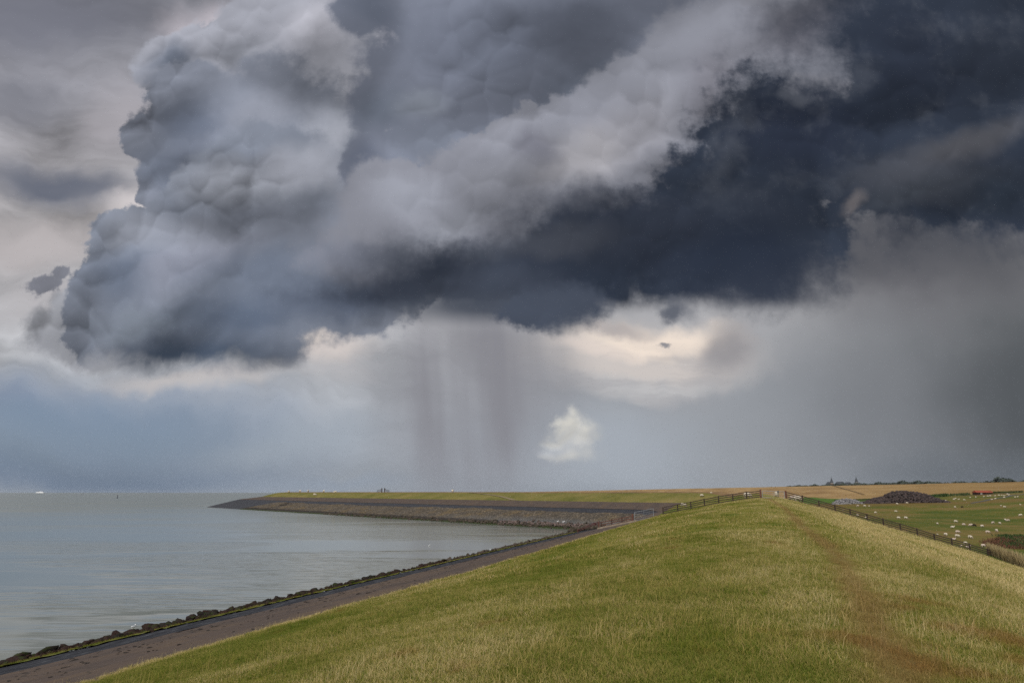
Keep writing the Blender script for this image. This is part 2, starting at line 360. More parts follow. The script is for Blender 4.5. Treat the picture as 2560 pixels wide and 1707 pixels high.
def fbm(x, y, oct=4, seed=0):
    s, a, t = 0.0, 0.5, 0.0
    for k in range(oct): s = s + a * vnoise(x * 2 ** k, y * 2 ** k, seed + k * 17); t += a; a *= 0.5
    return s / t - 0.5
def new_mat(name):
    m = bpy.data.materials.new(name); m.use_nodes = True; m.node_tree.nodes.clear()
    return m, G(m.node_tree)
def finish(g, color, rough=0.9, normal=None, spec=0.3, metallic=0.0):
    b = g.n('ShaderNodeBsdfPrincipled'); g.put(b.inputs['Base Color'], color); g.put(b.inputs['Roughness'], rough)
    g.put(b.inputs['Specular IOR Level'], spec); g.put(b.inputs['Metallic'], metallic)
    if normal is not None: g.put(b.inputs['Normal'], normal)
    o = g.n('ShaderNodeOutputMaterial'); g.put(o.inputs[0], b.outputs[0]); return b
def bump(g, h, strength=0.5, dist=0.05):
    n = g.n('ShaderNodeBump'); g.put(n.inputs['Height'], h); n.inputs['Strength'].default_value = strength; n.inputs['Distance'].default_value = dist
    return n.outputs[0]
def plain(name, c, rough=0.8, var=0.25, scale=3.0, c2=None, bstr=0.0, bscale=20.0, spec=0.3, metallic=0.0):
    """a flat colour broken by noise"""
    m, g = new_mat(name); pos = g.n('ShaderNodeTexCoord').outputs['Object']
    n = g.noise(pos, scale, 5, 0.6)
    c2 = c2 or tuple(v * (1 - var) for v in c)
    col = g.ramp(n, [(0.32, c2), (0.68, c)])
    finish(g, col, rough, bump(g, g.noise(pos, bscale, 4, 0.6), bstr) if bstr else None, spec, metallic); return m

# ================================================================== the lie of the land
TH = math.radians(18.5); CT, ST = math.cos(TH), math.sin(TH)      # heading of the dike the camera stands on
def to_xy(p, a): return a * ST + p * CT, a * CT - p * ST           # p: metres right of the camera, a: metres along the dike
def to_pa(x, y): return x * CT - y * ST, x * ST + y * CT
def itp(x, pts): return np.interp(x, [q[0] for q in pts], [q[1] for q in pts])
CREST_Z = [(-40, 5.8), (0, 5.80), (20, 5.92), (60, 6.28), (105, 6.58), (118, 6.64), (150, 6.9), (180, 7.1)]
CREST_P = [(-40, 0.5), (0, 0.5), (20, 0.7), (60, 1.2), (90, 2.2), (112, 3.4), (180, 3.0)]
TOE_Z = [(-40, 2.8), (60, 2.8), (100, 3.25), (118, 3.5), (145, 4.5), (165, 4.95), (180, 5.0)]
TOE_P = [(-40, -15.6), (70, -15.6), (118, -14.2), (145, -14.2), (180, -14.0)]
HALF = 1.5
def dike_z(p, a, rough=True):
    p, a = np.asarray(p, float), np.asarray(a, float)
    zc, pc, zt, pt = itp(a, CREST_Z), itp(a, CREST_P), itp(a, TOE_Z), itp(a, TOE_P)
    t = (p - pt) / (pc - HALF - pt)
    left = zt + (zc - zt) * (t * (1.10 - 0.10 * t))
    right = zc - (p - pc - HALF) / 3.25
    k = 0.35
    z = -k * np.log(np.exp(-left / k) + np.exp(-right / k) + np.exp(-np.broadcast_to(zc, left.shape) / k)) + 0.30 * k
    if rough:
        x, y = to_xy(p, a)
        z = z + fbm(x * 0.35, y * 0.35, 3, 3) * 0.14 + fbm(x * 1.6, y * 1.6, 3, 9) * 0.05
        z = z - 0.05 * np.exp(-((p - itp(a, PATH_P)) / 0.55) ** 2)
    return z
PATH_P = [(-40, 0.6), (0, 0.9), (7, 1.35), (21, 2.2), (40, 2.6), (60, 2.9), (118, 3.2), (180, 3.2)]
# bay dike: w metres inland from its waterline, l metres along it
D2, N2, N0 = (-0.6225, 0.7826), (0.7826, 0.6225), 100.0
BAY = [(-10, -2.6), (0, 0.0), (11.6, 2.9), (15, 3.75), (26, 5.0), (30, 6.15), (34.0, 7.05), (36, 7.32), (41, 7.46), (47, 6.3), (62, 3.6), (70, 2.5)]
def bay_xy(w, l): n = N0 + w; return n * N2[0] + l * D2[0], n * N2[1] + l * D2[1]
def bay_wl(x, y): return x * N2[0] + y * N2[1] - N0, x * D2[0] + y * D2[1]
# polder on the landward side: heights taken at a few spots, smooth between
SPOTS = [(2480, 1385, 108), (2380, 1372, 112), (2300, 1330, 128), (2395, 1345, 128), (2200, 1302, 155), (2560, 1348, 128), (2300, 1300, 172), (2500, 1292, 195),
         (2150, 1271, 226), (2300, 1276, 217), (2560, 1272, 207), (2150, 1259, 240), (2300, 1257, 243), (2440, 1257, 240), (2560, 1252, 233), (2050, 1258, 300),
         (2050, 1246, 450), (2250, 1246, 380), (2380, 1240, 330), (2457, 1234, 288), (2560, 1231, 278), (2060, 1240, 470), (1990, 1246, 520), (1900, 1244, 620), (1700, 1240, 800), (2200, 1240, 430)]
def spot(px, py, depth):
    d = ray(px, py); t = depth / d[1]; return d[0] * t, depth, EYE + d[2] * t
_S = np.array([spot(*s) for s in SPOTS] + [(150, 40, -1.3), (80, 20, -1.3), (60, 70, -1.25), (230, 60, 3.0), (230, 150, 4.5), (45, 100, -1.25), (60, 300, 2.0), (0, 450, 2.0), (100, 900, 3.0), (210, 900, 4.6)])
def _tps(a, b):
    r2 = ((a[:, None, :] - b[None, :, :]) ** 2).sum(-1) / 1e4
    return 0.5 * r2 * np.log(r2 + 1e-9)
_n = len(_S); _A = np.zeros((_n + 3, _n + 3)); _A[:_n, :_n] = _tps(_S[:, :2], _S[:, :2]) + 0.02 * np.eye(_n)
_A[:_n, _n] = 1; _A[:_n, _n + 1:] = _S[:, :2] / 100; _A[_n, :_n] = 1; _A[_n + 1:, :_n] = (_S[:, :2] / 100).T
_W = np.linalg.solve(_A, np.concatenate([_S[:, 2], np.zeros(3)]))
def _solve_field():
    """heights on a 2 m raster, read by interpolation afterwards"""
    gx, gy = np.meshgrid(np.arange(-144, 272, 2.0), np.concatenate([np.arange(-64, 420, 2.0), np.arange(420, 1320, 8.0)]), indexing='ij')
    q = np.stack([gx.ravel(), gy.ravel()], -1); out = _tps(q, _S[:, :2]) @ _W[:_n] + _W[_n] + (q / 100) @ _W[_n + 1:]
    z = np.clip(out.reshape(gx.shape), -1.6, 9.0); return gx[:, 0], gy[0], z + fbm(gx * 0.06, gy * 0.06, 3, 31) * 0.5
_FX, _FY, _FZ = _solve_field()
def field_z(x, y):
    x, y = np.atleast_1d(np.asarray(x, float)), np.atleast_1d(np.asarray(y, float))
    u = np.clip((x - _FX[0]) / 2.0, 0, len(_FX) - 1.001); v = np.interp(y, _FY, np.arange(len(_FY))); v = np.clip(v, 0, len(_FY) - 1.001)
    i, j = u.astype(int), v.astype(int); f, g_ = u - i, v - j
    return (_FZ[i, j] * (1 - f) + _FZ[i + 1, j] * f) * (1 - g_) + (_FZ[i, j + 1] * (1 - f) + _FZ[i + 1, j + 1] * f) * g_
def ground_z(x, y):
    p, a = to_pa(x, y)
    z = float(dike_z(p, a))
    if p > 6: z = max(z, float(field_z(x, y)[0]))
    return z
def hit(px, py, zf, t0=3.0, t1=900.0):
    """where the sight line through a photo point meets the ground zf(x, y)"""
    d = ray(px, py); t, dt = t0, 0.25
    while t < t1:
        x, y, z = d[0] * t, d[1] * t, EYE + d[2] * t
        if z <= zf(x, y):
            lo, hi = t - dt, t
            for _ in range(18):
                m = (lo + hi) / 2
                if EYE + d[2] * m <= zf(d[0] * m, d[1] * m): hi = m
                else: lo = m
            return d[0] * hi, d[1] * hi, EYE + d[2] * hi
        dt = max(0.3, t * 0.012); t += dt
    return None

# ================================================================== materials of the setting
def turf(g, pos, near=True):
    """how dry the sward is at a place: 0 lush green .. 1 straw"""
    p = g.vm('DOT_PRODUCT', pos, (CT, -ST, 0))
    a = g.vm('DOT_PRODUCT', pos, (ST, CT, 0))
    lane = g.xyz(p, g.m('MULTIPLY', a, 0.32)); big = g.noise(lane, 0.20, 4, 0.6); mid = g.noise(pos, 0.7, 4, 0.6)      # streaks run along the dike
    f = g.m('ADD', g.m('MULTIPLY', g.m('SUBTRACT', big, 0.5), 1.9), g.m('MULTIPLY', g.m('SUBTRACT', mid, 0.5), 1.1))
    f = g.m('ADD', f, 0.41)
    f = g.m('ADD', f, g.rng(p, -1.0, 9.0, 0.0, 0.36))               # the landward slope is drier
    f = g.m('ADD', f, g.rng(p, 24.0, 32.0, 0.0, -0.35))
    f = g.m('ADD', f, g.rng(p, -3.0, -9.0, 0.0, -0.12))
    f = g.m('ADD', f, g.rng(p, -14.2, -15.4, 0.0, 0.55))           # bleached edge above the asphalt
    f = g.m('ADD', f, g.rng(p, -24.0, -27.0, 0.0, -0.62))          # damp green at the water's edge
    return f, p, a, mid
C_GREEN, C_OLIVE, C_STRAW, C_RUST = (0.100, 0.148, 0.014), (0.225, 0.205, 0.034), (0.46, 0.35, 0.135), (0.19, 0.095, 0.032)
def rust(g, pos, p, a):
    near_ = g.m('MULTIPLY', g.rng(a, 15.0, 6.0, 0.0, 0.22), g.rng(p, 0.3, 1.8))
    return g.rng(g.m('ADD', g.noise(pos, 0.55, 4, 0.6), near_), 0.60, 0.76, 0.0, 0.6)
def make_turf_mat():
    m, g = new_mat('turf'); pos = g.n('ShaderNodeNewGeometry').outputs['Position']
    f, p, a, mid = turf(g, pos)
    fine = g.noise(pos, 9.0, 5, 0.65); blade = g.noise(g.vm('MULTIPLY', pos, (1, 1, 0.3)), 45.0, 3, 0.6)
    f2 = g.m('ADD', f, g.m('MULTIPLY', g.m('SUBTRACT', fine, 0.5), 1.0))
    col = g.ramp(f2, [(0.05, tuple(0.8 * v for v in C_GREEN)), (0.45, tuple(0.85 * v for v in C_OLIVE)), (1.0, tuple(0.8 * v for v in C_STRAW))])
    # worn sheep path and rusty patches
    d = g.m('ABSOLUTE', g.m('SUBTRACT', p, PATHP(g, a)))
    w = g.m('ADD', d, g.m('MULTIPLY', g.m('SUBTRACT', mid, 0.5), 1.3))
    col = g.mix(g.rng(w, 0.5, 0.0, 0.0, 0.7), col, (0.23, 0.15, 0.062))
    col = g.mix(rust(g, pos, p, a), col, C_RUST)
    col = g.mix(g.rng(blade, 0.35, 0.62, 0.55, 0.0), col, tuple(0.35 * v for v in C_OLIVE))
    finish(g, col, 0.95, bump(g, g.m('ADD', fine, g.m('MULTIPLY', blade, 0.5)), 0.8, 0.08), 0.1); return m
def PATHP(g, a):
    """centre of the worn path as nodes"""
    return g.m('ADD', g.rng(a, 0.0, 24.0, 0.9, 2.3), g.rng(a, 24.0, 70.0, 0.0, 0.7))
def make_asphalt():
    m, g = new_mat('asphalt'); pos = g.n('ShaderNodeNewGeometry').outputs['Position']
    p = g.vm('DOT_PRODUCT', pos, (CT, -ST, 0)); a = g.vm('DOT_PRODUCT', pos, (ST, CT, 0))
    st = g.noise(g.xyz(g.m('MULTIPLY', p, 0.55), g.m('MULTIPLY', a, 0.05)), 1.0, 5, 0.6)
    sp = g.noise(pos, 28.0, 3, 0.7); bl = g.noise(pos, 0.5, 5, 0.6)
    col = g.ramp(st, [(0.28, (0.060, 0.046, 0.039)), (0.5, (0.080, 0.059, 0.048)), (0.72, (0.102, 0.071, 0.047))])
    col = g.mix(g.rng(bl, 0.48, 0.72, 0.0, 0.5), col, (0.115, 0.078, 0.048))
    col = g.mix(g.rng(sp, 0.55, 0.75, 0.0, 0.5), col, (0.07, 0.062, 0.056))
    col = g.mix(g.rng(g.noise(pos, 3.0, 4, 0.6), 0.66, 0.76, 0.0, 0.7), col, (0.045, 0.040, 0.036))
    ck = g.voro(g.vm('ADD', pos, g.vm('SCALE', g.noise(pos, 0.8, 3, 0.6, color=True), scale=1.2)), 0.16, 0, dim='3D', feature='DISTANCE_TO_EDGE')
    col = g.mix(g.rng(ck, 0.012, 0.004, 0.0, 0.6), col, (0.03, 0.026, 0.022))            # cracks
    finish(g, col, 0.9, bump(g, g.m('ADD', sp, bl), 0.35, 0.03), 0.15); return m
def make_basalt():
    m, g = new_mat('basalt_setts'); pos = g.n('ShaderNodeNewGeometry').outputs['Position']
    v = g.voro(pos, 2.2, 0, dim='3D'); ve = g.voro(pos, 2.2, 0, dim='3D', feature='DISTANCE_TO_EDGE')
    n = g.noise(pos, 1.1, 5, 0.65)
    col = g.ramp(n, [(0.3, (0.012, 0.012, 0.015)), (0.55, (0.024, 0.024, 0.029)), (0.75, (0.055, 0.056, 0.062))])
    col = g.mix(g.rng(ve, 0.06, 0.0, 0.0, 0.7), col, (0.012, 0.012, 0.012))
    finish(g, col, g.rng(n, 0.3, 0.7, 0.45, 0.8), bump(g, g.m('ADD', g.rng(ve, 0.0, 0.12), n), 0.6, 0.06), 0.4); return m
def make_tar():
    m, g = new_mat('tar_edge'); pos = g.n('ShaderNodeNewGeometry').outputs['Position']
    p = g.vm('DOT_PRODUCT', pos, (CT, -ST, 0)); a = g.vm('DOT_PRODUCT', pos, (ST, CT, 0))
    n = g.noise(g.xyz(g.m('MULTIPLY', p, 3.0), g.m('MULTIPLY', a, 0.7)), 1.0, 6, 0.65)
    col = g.ramp(n, [(0.38, (0.012, 0.012, 0.015)), (0.54, (0.026, 0.027, 0.032)), (0.72, (0.10, 0.105, 0.115))])
    finish(g, col, 0.8, bump(g, n, 0.6, 0.05), 0.15); return m
def make_stone_slope():
    m, g = new_mat('grouted_stone'); pos = g.n('ShaderNodeNewGeometry').outputs['Position']
    w = g.m('SUBTRACT', g.vm('DOT_PRODUCT', pos, (N2[0], N2[1], 0)), N0)
    v = g.voro(pos, 1.7, 0, dim='3D', out='Color'); ve = g.voro(pos, 1.7, 0, dim='3D', feature='DISTANCE_TO_EDGE')
    r = g.sep(v)[0]; n = g.noise(pos, 0.22, 5, 0.6)
    col = g.ramp(r, [(0.0, (0.062, 0.050, 0.038)), (0.5, (0.100, 0.080, 0.058)), (1.0, (0.160, 0.130, 0.096))])
    col = g.mix(g.rng(n, 0.45, 0.72, 0.0, 0.65), col, (0.20, 0.135, 0.055))                 # ochre lichen
    x = g.vm('DOT_PRODUCT', pos, (D2[0], D2[1], 0))
    col = g.mix(g.m('MULTIPLY', g.rng(x, 190.0, 110.0), g.rng(w, 8.0, 3.0, 0.0, 0.7)), col, (0.12, 0.125, 0.13))   # bare grey stone in the corner
    col = g.mix(g.rng(ve, 0.10, 0.0, 0.0, 0.75), col, (0.03, 0.026, 0.02))
    ww = g.m('ADD', w, g.m('MULTIPLY', g.m('SUBTRACT', g.noise(pos, 0.5, 4, 0.6), 0.5), 1.6))
    col = g.mix(g.rng(ww, 3.4, 2.2, 0.0, 0.9), col, (0.030, 0.024, 0.021))                    # wet weed line
    col = g.mix(g.rng(ww, 1.2, 0.2, 0.0, 0.9), col, (0.030, 0.042, 0.008))
    finish(g, col, 0.9, bump(g, g.m('ADD', g.rng(ve, 0.0, 0.2), g.m('MULTIPLY', r, 0.5)), 0.9, 0.15), 0.2); return m
def make_bay_grass(name, lo, mid, hi, sc=0.12):
    m, g = new_mat(name); pos = g.n('ShaderNodeNewGeometry').outputs['Position']
    n = g.noise(g.vm('MULTIPLY', pos, (1, 1, 2.5)), sc, 6, 0.62); f = g.noise(pos, 1.6, 4, 0.7)
    x = g.m('ADD', g.m('MULTIPLY', n, 0.6), g.m('MULTIPLY', f, 0.4))
    col = g.ramp(x, [(0.36, lo), (0.50, mid), (0.64, hi)])
    finish(g, col, 0.95, bump(g, f, 0.9, 0.25), 0.1); return m
def make_field():
    m, g = new_mat('pasture'); pos = g.n('ShaderNodeNewGeometry').outputs['Position']
    _, y, _ = g.sep(pos)
    n = g.noise(pos, 0.035, 6, 0.62); f = g.noise(pos, 0.9, 5, 0.7); k = g.noise(g.vm('MULTIPLY', pos, (0.5, 1.6, 1)), 0.09, 5, 0.6)
    x = g.m('ADD', g.m('MULTIPLY', n, 0.45), g.m('ADD', g.m('MULTIPLY', f, 0.25), g.m('MULTIPLY', k, 0.30)))
    col = g.ramp(x, [(0.43, (0.056, 0.076, 0.012)), (0.49, (0.092, 0.094, 0.018)), (0.55, (0.148, 0.106, 0.034))])
    x0, _, _ = g.sep(pos)
    sl = g.vm('DOT_PRODUCT', g.n('ShaderNodeNewGeometry').outputs['Normal'], (0, 0, 1))
    lush = g.m('MULTIPLY', g.rng(g.m('ADD', y, g.m('MULTIPLY', g.m('SUBTRACT', n, 0.5), 160.0)), 262.0, 300.0), g.rng(g.m('SUBTRACT', x0, g.m('MULTIPLY', y, 0.53)), 20.0, -20.0))
    col = g.mix(g.m('MULTIPLY', lush, 0.9), col, g.mix(f, (0.045, 0.10, 0.012), (0.075, 0.135, 0.022)))
    col = g.mix(g.m('MULTIPLY', g.rng(y, 226.0, 238.0), g.m('MULTIPLY', g.rng(y, 252.0, 242.0), 0.8)), col, (0.140, 0.092, 0.030))    # dry bank
    finish(g, col, 0.95, bump(g, f, 0.8, 0.2), 0.1); return m
def make_gold():
    m, g = new_mat('ripe_grass'); pos = g.n('ShaderNodeNewGeometry').outputs['Position']
    n = g.noise(g.vm('MULTIPLY', pos, (1.2, 0.12, 4.0)), 0.16, 6, 0.6); f = g.noise(pos, 0.8, 4, 0.7)
    x = g.m('ADD', g.m('MULTIPLY', n, 0.65), g.m('MULTIPLY', f, 0.35))
    col = g.ramp(x, [(0.38, (0.185, 0.112, 0.048)), (0.50, (0.265, 0.172, 0.078)), (0.62, (0.345, 0.234, 0.11))])
    _, y, _ = g.sep(pos)
    col = g.mix(g.rng(y, 470.0, 330.0, 0.0, 0.55), col, (0.20, 0.128, 0.048))
    finish(g, col, 0.95, bump(g, f, 0.8, 0.3), 0.1); return m
def make_sea():
    m, g = new_mat('sea'); pos = g.n('ShaderNodeNewGeometry').outputs['Position']
    x, y, _ = g.sep(pos); dist = g.vm('LENGTH', pos)
    wv = g.noise(g.vm('MULTIPLY', pos, (0.30, 1.25, 1)), 1.0, 2, 0.45, dim='2D')
    sw = g.noise(g.vm('MULTIPLY', pos, (0.10, 0.42, 1)), 1.0, 2, 0.45, dim='2D')
    patch = g.noise(g.vm('MULTIPLY', pos, (0.35, 1, 1)), 0.035, 4, 0.6, dim='2D')
    ruff = g.rng(patch, 0.46, 0.64, 0.06, 1.0)
    h = g.m('MULTIPLY', g.m('ADD', g.m('MULTIPLY', wv, 0.5), g.m('MULTIPLY', sw, 0.55)), ruff)
    b = g.n('ShaderNodeBump'); g.put(b.inputs['Height'], h); g.put(b.inputs['Strength'], g.rng(dist, 25.0, 350.0, 0.9, 0.12)); b.inputs['Distance'].default_value = 0.16
    s = finish(g, g.mix(g.rng(patch, 0.3, 0.7), (0.142, 0.156, 0.134), (0.172, 0.180, 0.152)), g.m('ADD', g.rng(dist, 30.0, 500.0, 0.06, 0.25), g.m('MULTIPLY', ruff, 0.06)), b.outputs[0], 0.36)
    s.inputs['IOR'].default_value = 1.333; return m
M = dict(turf=make_turf_mat(), asphalt=make_asphalt(), basalt=make_basalt(), tar=make_tar(), stone=make_stone_slope(), field=make_field(), gold=make_gold(), sea=make_sea(),
         bay_grass=make_bay_grass('bay_grass', (0.085, 0.090, 0.020), (0.145, 0.130, 0.036), (0.205, 0.158, 0.058)),
         bay_crest=make_bay_grass('bay_crest', (0.13, 0.085, 0.045), (0.19, 0.12, 0.06), (0.26, 0.17, 0.08)),
         algae=make_bay_grass('shore_weed', (0.045, 0.05, 0.012), (0.10, 0.115, 0.022), (0.19, 0.17, 0.05), 0.9),
         seabed=plain('seabed', (0.06, 0.055, 0.045), 0.9))

# ================================================================== the setting
def strip(name, us, vs, fn, mat, kind='structure'):
    """sheet over parameters (u along, v across); fn gives x, y, z arrays"""
    Uu, Vv = np.meshgrid(np.asarray(us, float), np.asarray(vs, float), indexing='ij')
    x, y, z = fn(Uu, Vv)
    o = mesh_obj(name, np.stack([x, y, z], -1).reshape(-1, 3), grid_faces(len(us), len(vs)), mat, smooth=True)
    if kind: o['kind'] = kind
    return o
def dense(a0, a1, s0, grow): 
    out = [a0]
    while out[-1] < a1: out.append(out[-1] + max(s0, abs(out[-1]) * grow))
    return out
along = dense(-14, 214, 0.35, 0.013)
def f_dike(a, t):          # t 0..1 from the toe line to the landward foot
    pt = itp(a, TOE_P); p = pt + (46 - pt) * t
    x, y = to_xy(p, a); z = dike_z(p, a); edge = np.clip((p - pt) / 0.8, 0, 1)
    return x, y, z * edge + (itp(a, TOE_Z) + 0.03) * (1 - edge)
tt = np.unique(np.concatenate([[0, 0.006, 0.013], np.linspace(0.0, 0.30, 60), np.linspace(0.30, 0.62, 70), np.linspace(0.62, 1.0, 40)]))
tag(strip('dike_turf', along, tt, f_dike, M['turf']), 'grass covered dike crest and slopes underfoot')
PB, ZB = -25.9, 0.96
def f_asph(a, t):
    pt = itp(a, TOE_P) + 0.35; p = PB + (pt - PB) * t; x, y = to_xy(p, a)
    zt = itp(a, TOE_Z) - 0.02
    return x, y, ZB + (zt - ZB) * t + fbm(x * 0.3, y * 0.3, 3, 5) * 0.05
strip('asphalt_apron', along, np.linspace(0, 1, 26), f_asph, M['asphalt'])
def f_tar(a, t):
    p = -29.4 + t * 4.0; x, y = to_xy(p, a)
    p = p + np.where(t > 0.95, fbm(a * 0.5, a * 0 + 3.0, 3, 8) * 0.9, 0.0); x, y = to_xy(p, a)
    return x, y, 0.42 + t * 0.61 + fbm(x * 1.2, y * 1.2, 3, 6) * 0.07 - 0.02 + np.where(t > 0.95, 0.02, 0)
strip('tar_edge', dense(-14, 150, 0.35, 0.010), np.linspace(0, 1, 14), f_tar, M['tar'])
def f_toe(a, t):
    p = -30.7 + t * 1.5 + fbm(a * 0.4, a * 0 + 9.0, 3, 2) * np.where(t < 0.1, 0.9, 0.25); x, y = to_xy(p, a)
    return x, y, 0.16 + t * 0.33 + fbm(x * 2.2, y * 2.2, 3, 12) * 0.10
strip('weed_strip', dense(-14, 142, 0.3, 0.008), np.linspace(0, 1, 10), f_toe, M['algae'])
def f_bed(a, t):
    p = -52 + t * 22.0; x, y = to_xy(p, a); return x, y, -2.2 + 2.36 * t ** 1.4
strip('shore_bed', np.linspace(-14, 150, 60), np.linspace(0, 1, 12), f_bed, M['seabed'])

# bay dike: swept along its line, bending away round the headland
L0, LE, RT = 62.0, 366.0, 26.0
WT0 = 26.0                                   # the swept line is the lower edge of the grass
def bay_pt(s, w):
    """s metres along the line; w as in BAY"""
    s, w = np.asarray(s, float), np.asarray(w, float)
    x0, y0 = bay_xy(w, s)
    cx, cy = bay_xy(WT0 + RT, LE)            # centre of the bend, on the landward side
    ang = np.clip((s - LE) / RT, 0, math.radians(118)); ex = np.maximum((s - LE) - RT * math.radians(118), 0)
    r = RT + WT0 - w
    ux, uy = -N2[0], -N2[1]                  # from the centre towards the water, before the bend
    ca, sa = np.cos(ang), -np.sin(ang)       # turning right
    vx, vy = ux * ca - uy * sa, ux * sa + uy * ca
    tx, ty = D2[0] * ca - D2[1] * sa, D2[0] * sa + D2[1] * ca
    x1, y1 = cx + vx * r + tx * ex, cy + vy * r + ty * ex
    x, y = np.where(s > LE, x1, x0), np.where(s > LE, y1, y0)
    z = itp(w, BAY) - np.maximum(0, 98 - s) * 0.14
    return x, y, z
sb = np.unique(np.concatenate([np.linspace(L0, LE, 160), np.linspace(LE, LE + 54, 50), np.linspace(LE + 54, LE + 300, 20)]))
def f_bay(w0, w1, amp=0.06, sc=0.5, e0=0.0, lift=0.0):
    def f(s, t):
        w = w0 + (w1 - w0) * t
        if w0 > 10: s = np.maximum(s, (0.5446 * (100 + w) - 2.0) / 0.838)      # ends inside the other dike
        if e0: w = w + np.where(t > 0.99, fbm(s * 0.12, s * 0 + 1.0, 4, 77) * e0, 0)
        x, y, z = bay_pt(s, w)
        return x, y, z + fbm(x * sc, y * sc, 3, 41) * amp + lift
    return f
strip('basalt_slope', sb, np.linspace(0, 1, 14), f_bay(-8, 15.2, 0.10), M['basalt'])
strip('asphalt_berm', sb, np.linspace(0, 1, 10), f_bay(15.0, 26.2, 0.05, lift=0.03), M['asphalt'])
strip('bay_dike_turf', sb, np.linspace(0, 1, 16), f_bay(26.0, 35.2, 0.22, lift=0.03), M['bay_grass'])
strip('bay_dike_crest', sb, np.linspace(0, 1, 12), f_bay(35.0, 66.0, 0.10, lift=0.03), M['bay_crest'])
so = strip('stone_slope', np.linspace(L0 + 20, 322, 280), np.linspace(0, 1, 34), None or (lambda s, t: f_bay(-0.6, 11.7 + 0.0, 0.26, 1.3, 3.0, 0.13)(s - t * 14 * (s > 296), t)), M['stone'])

# polder: one sheet on the landward side
gx = np.unique(np.concatenate([np.linspace(-140, 20, 30), np.linspace(20, 240, 120)])); gy = np.unique(np.concatenate([np.linspace(-60, 60, 20), np.linspace(60, 330, 150), np.linspace(330, 1300, 80)]))
Xg, Yg = np.meshgrid(gx, gy, indexing='ij'); Zg = field_z(Xg, Yg)
pg, ag = to_pa(Xg, Yg); wg, lg = bay_wl(Xg, Yg)
keep = ((pg > 8) & (ag < 214)) | ((wg > 52) & (ag >= 150))
fc = grid_faces(len(gx), len(gy)); fc = fc[keep.ravel()[fc].all(1)]
Zg = np.where((wg < 75) & (lg > 60) & (pg < 20), np.minimum(Zg, 2.4), Zg)
fld = mesh_obj('pasture', np.stack([Xg, Yg, Zg], -1).reshape(-1, 3), fc, M['field'], smooth=True); fld['kind'] = 'structure'
# the high sea dike, clothed in ripe grass
gyl = np.unique(np.concatenate([np.linspace(40, 700, 120), np.linspace(700, 9000, 80)]))
GP = [(196, 2.5), (204, 5.0), (228.5, 11.75), (231, 12.0), (235, 12.0), (262, 3.0), (268, 1.0)]
tag(strip('sea_dike', gyl, np.concatenate([np.linspace(196, 228, 18), np.linspace(228.5, 268, 12)]), lambda y, x: (x + fbm(y * 0.02, y * 0 + 2.0, 2, 4) * 1.5, y, itp(x, GP) + fbm(x * 0.2, y * 0.06, 3, 14) * 0.35), M['gold']), 'high dike of ripe golden grass')
# land beyond
o = mesh_obj('far_land', [(258, -200, 1.2), (12000, -200, 1.2), (12000, 9000, 1.2), (258, 9000, 1.2)], [[0, 1, 2, 3]], M['field']); o['kind'] = 'structure'
# the sea: one sheet out to the horizon, ending inside the dikes (the polder lies below it)
cA = to_xy(-14.0, -4000.0); cB = bay_xy(22.0, 96.0); cC = bay_xy(22.0, LE + 8.0)
e1 = bay_pt(np.array([LE + 30.0, LE + 54.0, LE + 260.0]), np.array([22.0, 22.0, 22.0]))
poly = [cA, to_xy(-14.0, 128.0), cB, cC] + [(float(e1[0][i]), float(e1[1][i])) for i in range(3)] + [(190, 900), (190, 12400), (-12400, 12400), (-12400, -4000)]
o = mesh_obj('sea', [(x, y, 0.0) for x, y in poly], [list(range(len(poly)))], M['sea']); o['kind'] = 'structure'

# ================================================================== object materials
M['wood'] = plain('weathered_wood', (0.066, 0.044, 0.033), 0.85, c2=(0.028, 0.020, 0.017), scale=4.0, bstr=0.4)
M['redwood'] = plain('reddish_wood', (0.150, 0.062, 0.042), 0.85, c2=(0.065, 0.032, 0.026), scale=4.0, bstr=0.4)
M['redpaint'] = plain('faded_red_paint', (0.105, 0.034, 0.030), 0.7, c2=(0.050, 0.024, 0.022), scale=3.0)
M['steel'] = plain('galvanised_steel', (0.36, 0.38, 0.40), 0.45, var=0.3, metallic=0.6, spec=0.5)
M['concrete'] = plain('concrete', (0.30, 0.24, 0.18), 0.9, c2=(0.19, 0.15, 0.11), bstr=0.4)
M['wool'] = plain('wool', (0.66, 0.59, 0.48), 0.95, c2=(0.46, 0.40, 0.31), scale=6.0, bstr=0.7, bscale=25, spec=0.05)
M['shorn'] = plain('pinkish_wool', (0.60, 0.50, 0.42), 0.95, c2=(0.42, 0.33, 0.27), scale=6.0, bstr=0.5, bscale=25, spec=0.05)
M['face'] = plain('sheep_face', (0.40, 0.32, 0.26), 0.9, c2=(0.22, 0.17, 0.14), spec=0.1)
M['black'] = plain('black_wool', (0.026, 0.021, 0.018), 0.95, c2=(0.014, 0.012, 0.011), bstr=0.5, spec=0.1)
M['block'] = plain('dumped_basalt', (0.080, 0.055, 0.048), 0.85, c2=(0.017, 0.014, 0.015), scale=1.1, bstr=0.5)
M['greyblock'] = plain('pale_rubble', (0.30, 0.285, 0.28), 0.9, c2=(0.035, 0.033, 0.036), scale=1.9, bstr=0.5)
M['redroof'] = plain('red_roof_tiles', (0.30, 0.070, 0.036), 0.8, var=0.4)
M['darkwall'] = plain('tarred_boards', (0.050, 0.026, 0.022), 0.85)
M['gull'] = plain('white_plumage', (0.80, 0.80, 0.80), 0.8, var=0.08)
M['gullgrey'] = plain('grey_plumage', (0.34, 0.36, 0.38), 0.8, var=0.1)
M['beak'] = plain('orange_beak', (0.6, 0.2, 0.03), 0.6)
M['bark'] = plain('bark', (0.07, 0.055, 0.04), 0.9)
